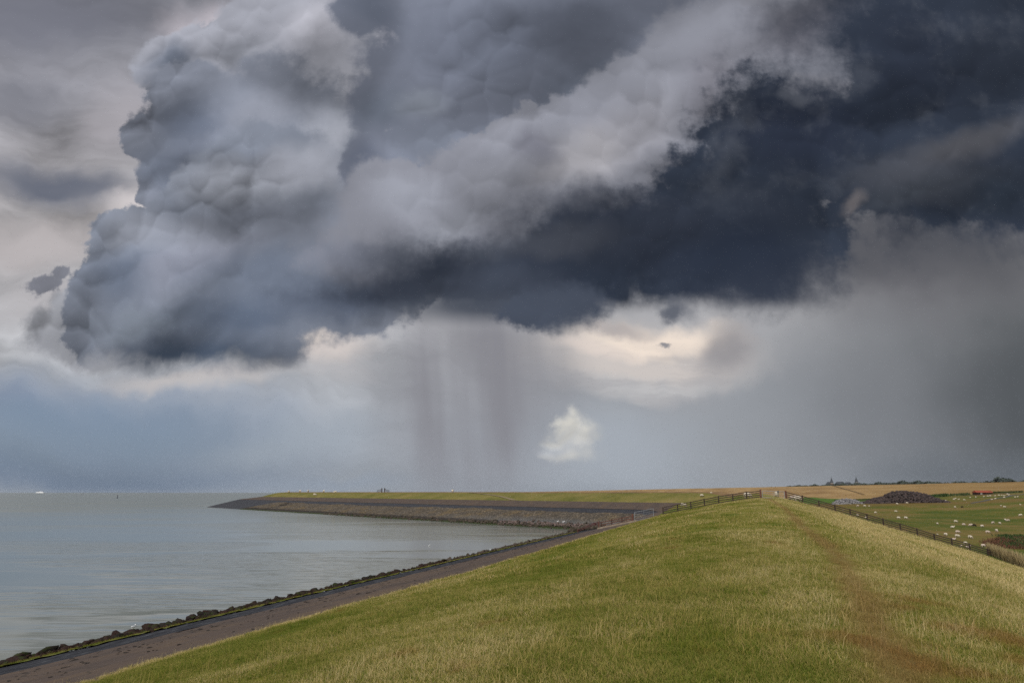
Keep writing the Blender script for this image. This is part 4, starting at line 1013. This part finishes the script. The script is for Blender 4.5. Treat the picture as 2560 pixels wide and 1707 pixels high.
def ribbon(name, pts, half, mat, lift=0.12, kind='structure'):
    P_ = []
    for (px0, d0), (px1, d1) in zip(pts[:-1], pts[1:]):
        for t in np.linspace(0, 1, 8, endpoint=False): P_.append((px0 + (px1 - px0) * t, d0 + (d1 - d0) * t))
    P_.append(pts[-1]); V = []
    for px, dep in P_:
        d = ray(px, 1235)
        for s in (-1, -0.33, 0.33, 1):
            y = dep + s * half; x = d[0] / d[1] * dep; V.append((x, y, float(field_z(x, y)[0]) + lift))
    o = mesh_obj(name, V, grid_faces(len(P_), 4), M[mat], smooth=True); o['kind'] = kind; return o
ribbon('polder_road', [(2425, 236), (2455, 243), (2490, 252), (2530, 262), (2580, 268)], 1.0, 'road', 0.05)
ribbon('shed_yard', [(2405, 283), (2440, 279), (2500, 277), (2530, 276)], 1.5, 'road')
ribbon('hay_strip', [(2400, 300), (2440, 296), (2500, 290), (2580, 284)], 3.0, 'straw_strip', 0.15)
def tuft_mass(name, label, cat, spots, mat, n, h0, h1, lean=0.25, wide=0.05, parent=None, tip=0.25):
    """many upright leaves, one mass"""
    V, F = [], []
    for i in range(n):
        x, y, z = spots(); h = random.uniform(h0, h1); t = random.uniform(0, 6.3); c, s = math.cos(t) * wide, math.sin(t) * wide; lx, ly = random.gauss(0, lean) * h, random.gauss(0, lean) * h
        k = len(V); V += [(x - c, y - s, z - .1), (x + c, y + s, z - .1), (x + c * .8 + lx * .4, y + s * .8 + ly * .4, z + h * .6), (x - c * .8 + lx * .4, y - s * .8 + ly * .4, z + h * .6), (x + lx + c * tip, y + ly + s * tip, z + h), (x + lx - c * tip, y + ly - s * tip, z + h)]
        F += [[k, k + 1, k + 2, k + 3], [k + 3, k + 2, k + 4, k + 5]]
    o = mesh_obj(name, V, F, M[mat], parent); o['kind'] = 'stuff'
    if label: tag(o, label, cat)
    return o
def patch(px0, px1, d0, d1):
    def f():
        px, dep = random.uniform(px0, px1), random.uniform(d0, d1); return on_field(px, dep)
    return f
tuft_mass('rush_bed', 'dark green rushes in front of the golden dike', 'rushes', patch(2325, 2425, 285, 345), 'rush', 1100, 0.25, 0.95, wide=0.20)
tuft_mass('ditch_reeds', 'dark reed line right of the red-roofed shed', 'reeds', patch(2478, 2570, 291, 295), 'rush', 700, 0.3, 0.8, wide=0.2)
tuft_mass('ditch_reeds', 'reed line at the far edge of the bright green meadow', 'reeds', patch(2085, 2180, 376, 384), 'rush', 700, 0.5, 1.0, wide=0.2)
tuft_mass('ditch_reeds', 'thin reed line behind the dark stone heap', 'reeds', patch(2205, 2330, 348, 354), 'rush', 900, 0.7, 1.3, wide=0.2)
tuft_mass('willow_scrub', 'low green scrub right of the dark stone heap', 'bushes', patch(2332, 2368, 286, 294), 'nettle', 800, 0.3, 1.2, 0.4, wide=0.22)
# red sorrel, nettles, reeds and a brushwood screen at the foot of the slope
def wild(px0, px1, py0, py1):
    def f():
        while True:
            q = hit(random.uniform(px0, px1), random.uniform(py0, py1), lambda x, y: float(field_z(x, y)[0]), 60, 400)
            if q: return q
    return f
_pool = {}
def pooled(key, fn, n):
    _pool[key] = [fn() for _ in range(n)]
    def f():
        q = random.choice(_pool[key]); return q[0] + random.gauss(0, .5), q[1] + random.gauss(0, .8), q[2]
    return f
tuft_mass('sorrel_bed', 'rust-red sorrel growing at the foot of the slope', 'weeds', pooled('a', wild(2470, 2560, 1346, 1372), 60), 'sorrel', 2600, 0.2, 0.6, 0.35, 0.06)
tuft_mass('nettle_bed', 'dark green nettles behind the red sorrel', 'weeds', pooled('b', wild(2500, 2565, 1340, 1368), 50), 'nettle', 1500, 0.2, 0.65, 0.35, 0.08)
SCR = [hit(px, py, ground_z, 20) for px, py in ((2477, 1386), (2500, 1395), (2530, 1407), (2562, 1420), (2600, 1434))]
def scr_pt(t):
    k = min(3, int(t * 4)); q = Vector(SCR[k]).lerp(Vector(SCR[k + 1]), t * 4 - k); q.z = ground_z(q.x, q.y); return q
scr = empty('brushwood_screen', scr_pt(0)); o0 = scr.location.copy()
for k in range(9):
    q = scr_pt(k / 8 * 0.999) - o0; mesh_obj('post', *box_vf(q.x, q.y, q.z + 0.55, 0.13, 0.13, 1.7), M['wood'], scr)
for k in range(8):
    mesh_obj('top_rail', *beam_vf(scr_pt(k / 8 * 0.999) - o0 + Vector((0, 0, 1.28)), scr_pt((k + 1) / 8 * 0.999) - o0 + Vector((0, 0, 1.28)), 0.06, 0.11), M['wood'], scr)
def along_screen():
    q = scr_pt(random.random() * 0.999) - o0; return q.x + random.gauss(0, .07), q.y + random.gauss(0, .07), q.z
tuft_mass('brushwood', None, None, along_screen, 'brush', 2600, 0.9, 1.35, 0.05, 0.03, scr)
tag(scr, 'brown brushwood screen carrying on from the lower end of the long fence', 'fence')
def reed_line():
    q = scr_pt(random.random() * 0.999); q += Vector((ST, CT, 0)) * random.uniform(0.1, 1.8); return q.x, q.y, ground_z(q.x, q.y)
tuft_mass('dead_reeds', 'pale dead reeds standing behind the brushwood screen', 'reeds', reed_line, 'reed', 1500, 1.0, 1.9, 0.12, 0.025)
def reed_front():
    q = scr_pt(0.2 + 0.799 * random.random()); q -= Vector((ST, CT, 0)) * random.uniform(0.1, 1.2); return q.x, q.y, ground_z(q.x, q.y)
tuft_mass('dead_reeds', 'tawny grass leaning over the front of the brushwood screen', 'reeds', reed_front, 'brush', 1300, 0.4, 1.1, 0.2, 0.03)
# track worn across the golden dike
tv = []
for t in np.linspace(0, 1, 14):
    x = 229.5 - 22.0 * t; y0 = 500 - 88 * t
    for s in (-1.1, 1.1): tv.append((x, y0 + s, float(itp(x, GP)) + 0.32))
o = mesh_obj('dike_track', tv, grid_faces(14, 2), plain('worn_track', (0.16, 0.105, 0.05))); o['kind'] = 'structure'
tv = []
for t in np.linspace(0, 1, 16):
    w = 26.2 + 9 * t; l = 158 + 22 * t + 14 * t * t
    for s in (-0.9, 0.9):
        x, y, z = bay_pt(np.array(l + s * 1.5), np.array(w)); tv.append((float(x), float(y), float(z) + 0.13))
o = mesh_obj('ramp_track', tv, grid_faces(16, 2), plain('ramp_paving', (0.20, 0.155, 0.085))); o['kind'] = 'structure'

# ================================================================== skyline
def tree_crown(seed, r, h):
    bm = bmesh.new(); rnd = random.Random(seed); V, F = [], []
    blobs = [(rnd.gauss(0, r * .35), rnd.gauss(0, r * .35), h * rnd.uniform(.42, .85), r * rnd.uniform(.35, .6)) for _ in range(7)]
    for i in range(520):
        bx, by, bz, br = blobs[rnd.randrange(7)]; d = Vector((rnd.gauss(0, 1), rnd.gauss(0, 1), rnd.gauss(0, 1))).normalized() * br * rnd.uniform(.6, 1.05)
        c = Vector((bx, by, bz)) + Vector((d.x, d.y, d.z * .85)); s = r * rnd.uniform(.10, .2); e1 = Vector((rnd.gauss(0, 1), rnd.gauss(0, 1), rnd.gauss(0, 1))).normalized(); e2 = e1.orthogonal().normalized()
        k = len(V); V += [c + e1 * s, c + e2 * s, c - e1 * s, c - e2 * s]; F.append([k, k + 1, k + 2, k + 3])
    bm.free(); return V, F
crowns = []; 
for k in range(5):
    v, f = tree_crown(k, 6.0, 15.0); o = mesh_obj('crown', v, f, M['leaf'], link=False); crowns.append(o.data)
tr = mesh_obj('trunk', *merge([tube_vf((0, 0, -0.5), (0, 0, 8), 0.5, 0.28, 7), tube_vf((0, 0, 6), (2.2, .6, 10.5), 0.2, 0.08, 5), tube_vf((0, 0, 5.5), (-2.0, -.8, 10), 0.2, 0.08, 5)]), M['bark'], link=False)
def far_tree(px, X, h, label, group, base=1.2):
    d = ray(px, 1215); y = X * d[1] / d[0]; root = empty('far_tree', (X, y, base), random.uniform(0, 6.3)); s = h / 15.0
    root.scale = (s * random.uniform(1.0, 1.4), s * random.uniform(1.0, 1.4), s)
    share('crown', random.choice(crowns), root); share('trunk', tr.data, root); tag(root, label, 'tree', group)
for px, h in ((2478, 18.5), (2488, 20), (2500, 19.5), (2508, 21), (2517, 20), (2526, 20.5), (2536, 19.5), (2462, 18)):
    far_tree(px, 500 + random.uniform(-8, 8), h, 'distant dark tree in the clump near the right edge of the skyline', 'trees of the right skyline clump')
V, F = [], []
for i in range(230):
    t = i / 229.0; px = 1905 + 700 * t + random.uniform(-2, 2); X = 520 + random.uniform(-15, 25)
    d = ray(px, 1215); y = X * d[1] / d[0]; h = itp(px, [(1890, 16), (1960, 18), (2050, 18), (2150, 19), (2260, 19.5), (2330, 18.5), (2420, 16.5), (2600, 16)]) * random.uniform(.8, 1.08) * (1.0 if px > 1960 else random.uniform(.8, 1))
    me = random.choice(crowns); n = len(me.vertices); co = np.empty(n * 3); me.vertices.foreach_get('co', co); co = co.reshape(-1, 3) * np.array([1.5, 1.5, 1.0]) * (h / 15.0)
    co[:, 2] = np.where(co[:, 2] < h * .5, co[:, 2] - h * .25, co[:, 2]); co += np.array([X, y, 1.2]); k = len(V) * 1
    V.append(co); F.append(np.array([p.vertices[:] for p in me.polygons]) + sum(len(v) for v in V[:-1]))
o = mesh_obj('far_woods', np.concatenate(V), np.concatenate(F), M['leaf']); tag(o, 'dark line of distant woods beyond the golden dike', 'woods', kind='stuff')
def tower(px, X, w, hb, hs, label):
    d = ray(px, 1210); y = X * d[1] / d[0]; root = empty('church_tower', (X, y, 1.2))
    sf_ = mesh_obj('shaft', *box_vf(0, 0, hb / 2, w, w, hb), M['brick'], root)
    mesh_obj('cornice', *box_vf(0, 0, hb + .3, w * 1.12, w * 1.12, .6), M['pale'], root)
    k = w * .52; v = [(-k, -k, hb + .6), (k, -k, hb + .6), (k, k, hb + .6), (-k, k, hb + .6), (0, 0, hb + hs)]
    sp_ = mesh_obj('spire', v, [[0, 1, 4], [1, 2, 4], [2, 3, 4], [3, 0, 4], [3, 2, 1, 0]], M['slate'], root)
    mesh_obj('weathervane', *tube_vf((0, 0, hb + hs - .3), (0, 0, hb + hs + 1.6), .12), M['slate'], sp_)
    for s in (-1, 1): mesh_obj('belfry_opening', *box_vf(s * w * .22, -w / 2 - .03, hb * .86, w * .2, .08, hb * .12), M['navy'], sf_)
    tag(root, label, 'church')
tower(2080, 560, 4.2, 21.5, 10.5, 'left one of two church towers on the skyline')
tower(2142, 545, 3.8, 21.0, 9.0, 'right one of two church towers on the skyline, above the rubble heap')
def block(px, X, w, h, mat, label, pitched=True):
    d = ray(px, 1210); y = X * d[1] / d[0]; root = empty('town_building', (X, y, 1.2))
    wl_ = mesh_obj('wall', *box_vf(0, 0, h * .4, 8, w, h * .8), M[mat], root)
    v = [(-4.3, -w / 2 - .3, h * .8), (4.3, -w / 2 - .3, h * .8), (4.3, w / 2 + .3, h * .8), (-4.3, w / 2 + .3, h * .8), (0, -w / 2, h), (0, w / 2, h)]
    mesh_obj('roof', v, [[0, 3, 5, 4], [1, 4, 5, 2], [0, 4, 1], [3, 2, 5], [0, 1, 2, 3]], M['slate'], root)
    for k in range(max(2, int(w // 4))): mesh_obj('window', *box_vf(-4.03, -w / 2 + 2 + k * 4, h * .5, .1, 1.6, 2.0), M['navy'], wl_)
    tag(root, label, 'building')
block(2072, 600, 10, 25.5, 'pale', 'pale building left of the left church tower')
block(2100, 600, 26, 25.0, 'pale', 'long pale building between the two church towers')
block(2120, 590, 16, 23.5, 'brick', 'brick building left of the right church tower')
def mast(px, X, h, label):
    d = ray(px, 1212); y = X * d[1] / d[0]; root = empty('mast', (X, y, 1.2)); mesh_obj('pole', *tube_vf((0, 0, -.5), (0, 0, h), .35, .15, 6), M['slate'], root)
    mesh_obj('yard', *tube_vf((-1.6, 0, h * .82), (1.6, 0, h * .82), .12), M['slate'], root); tag(root, label, 'mast')
mast(1919, 620, 22.0, 'leftmost thin mast at the left end of the skyline'); mast(1938, 610, 20.8, 'thin mast second from the left end of the skyline'); mast(2038, 580, 24.5, 'thin mast left of the church towers')

# ================================================================== birds, buoy, ship
def gull_mesh(grey=True):
    parts = []
    bm = bmesh.new(); bmesh.ops.create_uvsphere(bm, u_segments=10, v_segments=8, radius=0.5)
    for v in bm.verts: v.co = Vector((v.co.x * .40 * (1.25 if v.co.x < 0 else 1), v.co.y * .18, v.co.z * .17)) + Vector((0, 0, .20 + max(0, v.co.x) * .06))
    h = bmesh.ops.create_uvsphere(bm, u_segments=8, v_segments=6, radius=0.055)
    for v in h['verts']: v.co += Vector((.20, 0, .32))
    n_ = len(bm.verts)
    me = bpy.data.meshes.new('gull'); 
    b = bmesh.ops.create_cone(bm, segments=5, radius1=.018, radius2=.004, depth=.08, cap_ends=True)
    for v in b['verts']: v.co = Vector((v.co.z + .28, v.co.y, v.co.x + .31))
    for s in (-.04, .04):
        l = bmesh.ops.create_cone(bm, segments=5, radius1=.010, radius2=.010, depth=.16, cap_ends=True)
        for v in l['verts']: v.co += Vector((0, s, .07))
    bm.to_mesh(me); bm.free(); me.materials.append(M['gull']); me.materials.append(M['gullgrey']); me.materials.append(M['beak'])
    for p in me.polygons:
        p.use_smooth = True; c = p.center
        p.material_index = 2 if c.x > .26 or (c.z < .12 and abs(c.y) > .02 and abs(c.x) < .02) else (1 if grey and c.z > .23 and -.25 < c.x < .1 else 0)
    return me
gm = gull_mesh()
def gull(loc, rz, s, label):
    o = share('gull', gm); o.location = loc; o.rotation_euler = (0, 0, rz); o.scale = (s,) * 3; tag(o, label, 'gull', 'gulls along the shore')
sea0 = lambda x, y: 0.0
q = hit(333, 1567, sea0); gull((q[0], q[1], -0.08), 1.2, 0.6, 'white gull floating just off the near boulders')
q = hit(1226, 1375, sea0); gull((q[0], q[1], -0.11), 2.0, 0.8, 'white gull by the boulders half way to the bay corner')
q = hit(1073, 1364, sea0); gull((q[0], q[1], -0.11), 1.0, 0.8, 'white gull floating in the open water of the bay')
q = hit(946, 1292, sea0); gull((q[0], q[1], -0.13), 1.0, 1.0, 'tiny white gull floating below the far stone slope')
for px, py, lab in ((1394, 1311, 'left one of two gulls standing on the rubble in the bay corner'), (1409, 1311, 'right one of two gulls standing on the rubble in the bay corner')):
    d = ray(px, py); l = min(np.linspace(95, 140, 400), key=lambda l: abs(bay_xy(1.6, l)[0] / bay_xy(1.6, l)[1] - d[0] / d[1])); x, y = bay_xy(1.6, l); gull((x, y, 1.02), random.uniform(0, 6), 1.3, lab)
q = hit(293, 1245, sea0, t1=3000) or (-560, 900, 0)
by = empty('buoy', (q[0], q[1], 0)); mesh_obj('float', *tube_vf((0, 0, -.6), (0, 0, .7), 1.0, .9, 10), M['navy'], by); bm_ = mesh_obj('mast', *tube_vf((0, 0, .7), (0, 0, 3.2), .35, .2, 6), M['navy'], by); mesh_obj('topmark', *box_vf(0, 0, 3.5, .7, .7, .7), M['redpaint'], bm_)
tag(by, 'small dark channel buoy far out on the sea', 'buoy')
d = ray(100, 1229); k = 7000 / d[1]; sh = empty('ferry', (d[0] * k, 7000, 0))
mesh_obj('hull', [(-38, -7, -1), (38, -7, -1), (34, 0, -1), (-38, 7, -1), (38, 7, -1), (-40, -7, 5), (42, -5, 5), (46, 0, 5.4), (42, 5, 5), (-40, 7, 5)], [[0, 1, 6, 5], [1, 2, 7, 6], [2, 4, 8, 7], [4, 3, 9, 8], [3, 0, 5, 9], [5, 6, 7, 8, 9], [3, 4, 2, 1, 0]], M['white'], sh)
mesh_obj('superstructure', *merge([box_vf(-2, 0, 7.5, 66, 11, 5), box_vf(6, 0, 12, 40, 10, 4)]), M['white'], sh); mesh_obj('funnel', *box_vf(-14, 0, 16, 5, 4, 5), M['navy'], sh)
tag(sh, 'white ferry on the horizon at the far left', 'ferry')

# ================================================================== grass
def blade_mat():
    m, g = new_mat('grass_blades'); geo = g.n('ShaderNodeNewGeometry'); pos = geo.outputs['Position']
    at = g.n('ShaderNodeAttribute'); at.attribute_name = 'blade'; rnd, along_, _ = g.sep(at.outputs['Vector'])
    f, p, a, mid = turf(g, pos)
    f2 = g.m('ADD', f, g.m('MULTIPLY', g.m('SUBTRACT', rnd, 0.5), 1.15))
    col = g.ramp(f2, [(0.0, tuple(0.85 * v for v in C_GREEN)), (0.35, tuple(1.05 * v for v in C_GREEN)), (0.58, C_OLIVE), (0.85, C_STRAW), (1.0, (0.58, 0.47, 0.24))])
    col = g.mix(g.rng(along_, 0.4, 1.0, 0.0, 0.35), col, C_STRAW)
    d = g.m('ABSOLUTE', g.m('SUBTRACT', p, PATHP(g, a)))
    col = g.mix(g.rng(g.m('ADD', d, g.m('MULTIPLY', g.m('SUBTRACT', mid, 0.5), 1.3)), 0.55, 0.0, 0.0, 0.7), col, (0.27, 0.17, 0.068))
    col = g.mix(rust(g, pos, p, a), col, tuple(1.25 * v for v in C_RUST))
    b = g.n('ShaderNodeBsdfDiffuse'); g.put(b.inputs[0], col); t = g.n('ShaderNodeBsdfTranslucent'); g.put(t.inputs[0], col)
    mx = g.n('ShaderNodeMixShader'); mx.inputs[0].default_value = 0.3; g.put(mx.inputs[1], b.outputs[0]); g.put(mx.inputs[2], t.outputs[0])
    o = g.n('ShaderNodeOutputMaterial'); g.put(o.inputs[0], mx.outputs[0]); return m
M['blades'] = blade_mat()
def tuft(name, n, rad, h0, h1, w, lean, stalks=0):
    V, F, A = [], [], []
    for i in range(n + stalks):
        st = i >= n; r = rad * math.sqrt(random.random()); t = random.uniform(0, 6.3); x, y = r * math.cos(t), r * math.sin(t)
        h = random.uniform(h0, h1) * (1 if not st else 2.1); ww = w * random.uniform(.7, 1.2) * (0.55 if st else 1); q = random.uniform(0, 6.3); c, s = math.cos(q) * ww, math.sin(q) * ww
        la = random.gauss(0, lean) * h; lb = random.gauss(0, lean) * h + 0.12 * h; rn = random.random() if not st else random.uniform(.8, 1.0)
        k = len(V)
        for u, k1, k2 in ((0, 1, 0), (.5, .85, .3), (1, .25, 1)):
            cx, cy, cz = x + la * k2, y + lb * k2, h * u * (1 - .25 * abs(k2) * min(1, (abs(la) + abs(lb)) / h)) - (.015 if u == 0 else 0)
            V += [(cx - c * k1, cy - s * k1, cz), (cx + c * k1, cy + s * k1, cz)]; A += [(rn, u, 0)] * 2
        F += [[k, k + 1, k + 3, k + 2], [k + 2, k + 3, k + 5, k + 4]]
    o = mesh_obj(name, V, F, M['blades'], link=False)
    at = o.data.attributes.new('blade', 'FLOAT_VECTOR', 'POINT'); at.data.foreach_set('vector', np.array(A, dtype=np.float32).ravel())
    return o
def scatter(name, protos, pts, scl, label, rots=None):
    pc = bpy.data.collections.new(name + '_kinds')
    for o in protos: pc.objects.link(o)
    me = bpy.data.meshes.new(name); me.from_pydata(pts.tolist(), [], [])
    n = len(pts)
    at = me.attributes.new('rotz', 'FLOAT', 'POINT'); at.data.foreach_set('value', RNG.uniform(-0.9, 0.9, n).astype(np.float32))
    at = me.attributes.new('size', 'FLOAT', 'POINT'); at.data.foreach_set('value', np.asarray(scl, dtype=np.float32))
    at = me.attributes.new('kind', 'INT', 'POINT'); at.data.foreach_set('value', RNG.integers(0, len(protos), n).astype(np.int32))
    o = bpy.data.objects.new(name, me); COL.objects.link(o); me.materials.append(M['blades'])
    ng = bpy.data.node_groups.new(name, 'GeometryNodeTree')
    ng.interface.new_socket('Geometry', in_out='INPUT', socket_type='NodeSocketGeometry'); ng.interface.new_socket('Geometry', in_out='OUTPUT', socket_type='NodeSocketGeometry')
    N = ng.nodes.new; L = ng.links.new
    gi, go = N('NodeGroupInput'), N('NodeGroupOutput'); ip = N('GeometryNodeInstanceOnPoints'); ci = N('GeometryNodeCollectionInfo')
    ci.inputs[0].default_value = pc; ci.inputs['Separate Children'].default_value = True; ci.inputs['Reset Children'].default_value = True
    def att(nm, ty):
        a = N('GeometryNodeInputNamedAttribute'); a.data_type = ty; a.inputs['Name'].default_value = nm
        return [s for s in a.outputs if s.name == 'Attribute' and s.enabled][0]
    L(gi.outputs[0], ip.inputs['Points']); L(ci.outputs[0], ip.inputs['Instance']); ip.inputs['Pick Instance'].default_value = True
    L(att('kind', 'INT'), ip.inputs['Instance Index']); L(att('size', 'FLOAT'), ip.inputs['Scale'])
    cx = N('ShaderNodeCombineXYZ'); L(att('rotz', 'FLOAT'), cx.inputs[2]); L(cx.outputs[0], ip.inputs['Rotation']); L(ip.outputs[0], go.inputs[0])
    md = o.modifiers.new('grass', 'NODES'); md.node_group = ng
    return tag(o, label, 'grass', kind='stuff')
def sow(n, r0, r1, pw=1.0, half=0.80):
    """spots on the turf in the wedge ahead of the camera"""
    t = RNG.uniform(-half, half, n); r = (r0 ** 2 + (r1 ** 2 - r0 ** 2) * RNG.random(n)) ** 0.5 if pw == 1 else r0 + (r1 - r0) * RNG.random(n) ** pw
    x, y = r * np.sin(t), r * np.cos(t); p, a = to_pa(x, y)
    k = (p > itp(a, TOE_P) + 0.15) & (p < 30) & (a < 114.5); return x[k], y[k], p[k], a[k], r[k]
fineset = [tuft('grass_tuft', 46, 0.15, 0.035, 0.085, 0.0028, 0.45, 1) for _ in range(7)]
tallset = [tuft('grass_tuft', 26, 0.14, 0.06, 0.14, 0.0030, 0.45, 4) for _ in range(6)]
wideset = [tuft('grass_tuft', 28, 0.34, 0.05, 0.13, 0.011, 0.5, 3) for _ in range(6)]
x, y, p, a, r = sow(46000, 4.0, 30.0, 1.3)
thin = np.abs(p - itp(a, PATH_P)) < 0.45; k = ~thin | (RNG.random(len(p)) < 0.45); x, y, p, a = x[k], y[k], p[k], a[k]
z = dike_z(p, a); dry = fbm(x * 0.5, y * 0.5, 3, 21)
scatter('short_grass', fineset, np.stack([x, y, z], -1), np.clip(0.9 + dry * 1.4, 0.5, 1.6) * RNG.uniform(0.8, 1.25, len(x)), 'short green and straw grass on the dike underfoot')
x, y, p, a, r = sow(26000, 4.0, 42.0, 1.2); dn = fbm(x * 0.4, y * 0.4, 3, 22) + np.clip((p - 4) / 14, 0, 0.5)
k = (RNG.random(len(x)) < np.clip(0.08 + dn * 1.6 - 0.2 * (p < -5), 0.01, 1)) & (np.abs(p - itp(a, PATH_P)) > 0.5); x, y, p, a, dn = x[k], y[k], p[k], a[k], dn[k]
scatter('tall_grass', tallset, np.stack([x, y, dike_z(p, a)], -1), np.clip(0.8 + dn * 0.7, 0.55, 1.5) * RNG.uniform(0.75, 1.2, len(x)), 'taller seeding straw-coloured grass on the dike')
x, y, p, a, r = sow(64000, 24.0, 118.0); dn = fbm(x * 0.25, y * 0.25, 3, 23) + np.clip((p - 5) / 16, 0, 0.45); k = RNG.random(len(x)) < np.clip(0.65 + dn, 0.2, 1); x, y, p, a, dn = x[k], y[k], p[k], a[k], dn[k]
scatter('distant_grass', wideset, np.stack([x, y, dike_z(p, a)], -1), np.clip(0.75 + dn * 0.8, 0.5, 1.4) * RNG.uniform(0.7, 1.2, len(x)), 'grass further along the dike slopes')
stalkset = [tuft('grass_stalk', 2, 0.10, 0.06, 0.10, 0.0024, 0.35, 5) for _ in range(5)]
x, y, p, a, r = sow(7000, 4.2, 32.0, 1.3); k = fbm(x * 0.6, y * 0.6, 3, 28) + 0.12 * (p > 3) > 0.02; x, y, p, a = x[k], y[k], p[k], a[k]
scatter('seed_stalks', stalkset, np.stack([x, y, dike_z(p, a)], -1), RNG.uniform(0.8, 1.7, len(x)), 'scattered pale seed stalks standing above the short grass')
# bleached fringe along the asphalt edge, and weed at the water's edge
n = 9000; a = 6 + 108 * RNG.random(n) ** 1.3; p = itp(a, TOE_P) + RNG.normal(0.28, 0.16, n); x, y = to_xy(p, a)
scatter('grass_fringe', tallset, np.stack([x, y, itp(a, TOE_Z) + 0.02], -1), RNG.uniform(0.45, 0.95, n), 'bleached grass fringe along the upper edge of the asphalt')
n = 3600; a = 14 + 112 * RNG.random(n) ** 1.2; p = -29.85 + RNG.normal(0, 0.2, n); x, y = to_xy(p, a)
scatter('shore_grass', tallset, np.stack([x, y, 0.16 + (p + 30.7) / 1.5 * 0.33], -1), RNG.uniform(0.35, 0.7, n), 'yellow-green grass between the tar edge and the boulders')

# ================================================================== damp air over the polder and the sea
hz = mesh_obj('haze', *box_vf(0, 0, 12.0, 25400, 25400, 44.0), None); hz['kind'] = 'stuff'; tag(hz, 'thin damp air over land and sea', 'haze')
hm, hg = new_mat('damp_air'); pv = hg.n('ShaderNodeVolumePrincipled'); pv.inputs['Color'].default_value = (0.80, 0.86, 0.93, 1); pv.inputs['Density'].default_value = 0.000025; pv.inputs['Anisotropy'].default_value = 0.2
ho = hg.n('ShaderNodeOutputMaterial'); hg.put(ho.inputs['Volume'], pv.outputs[0]); hz.data.materials.append(hm)
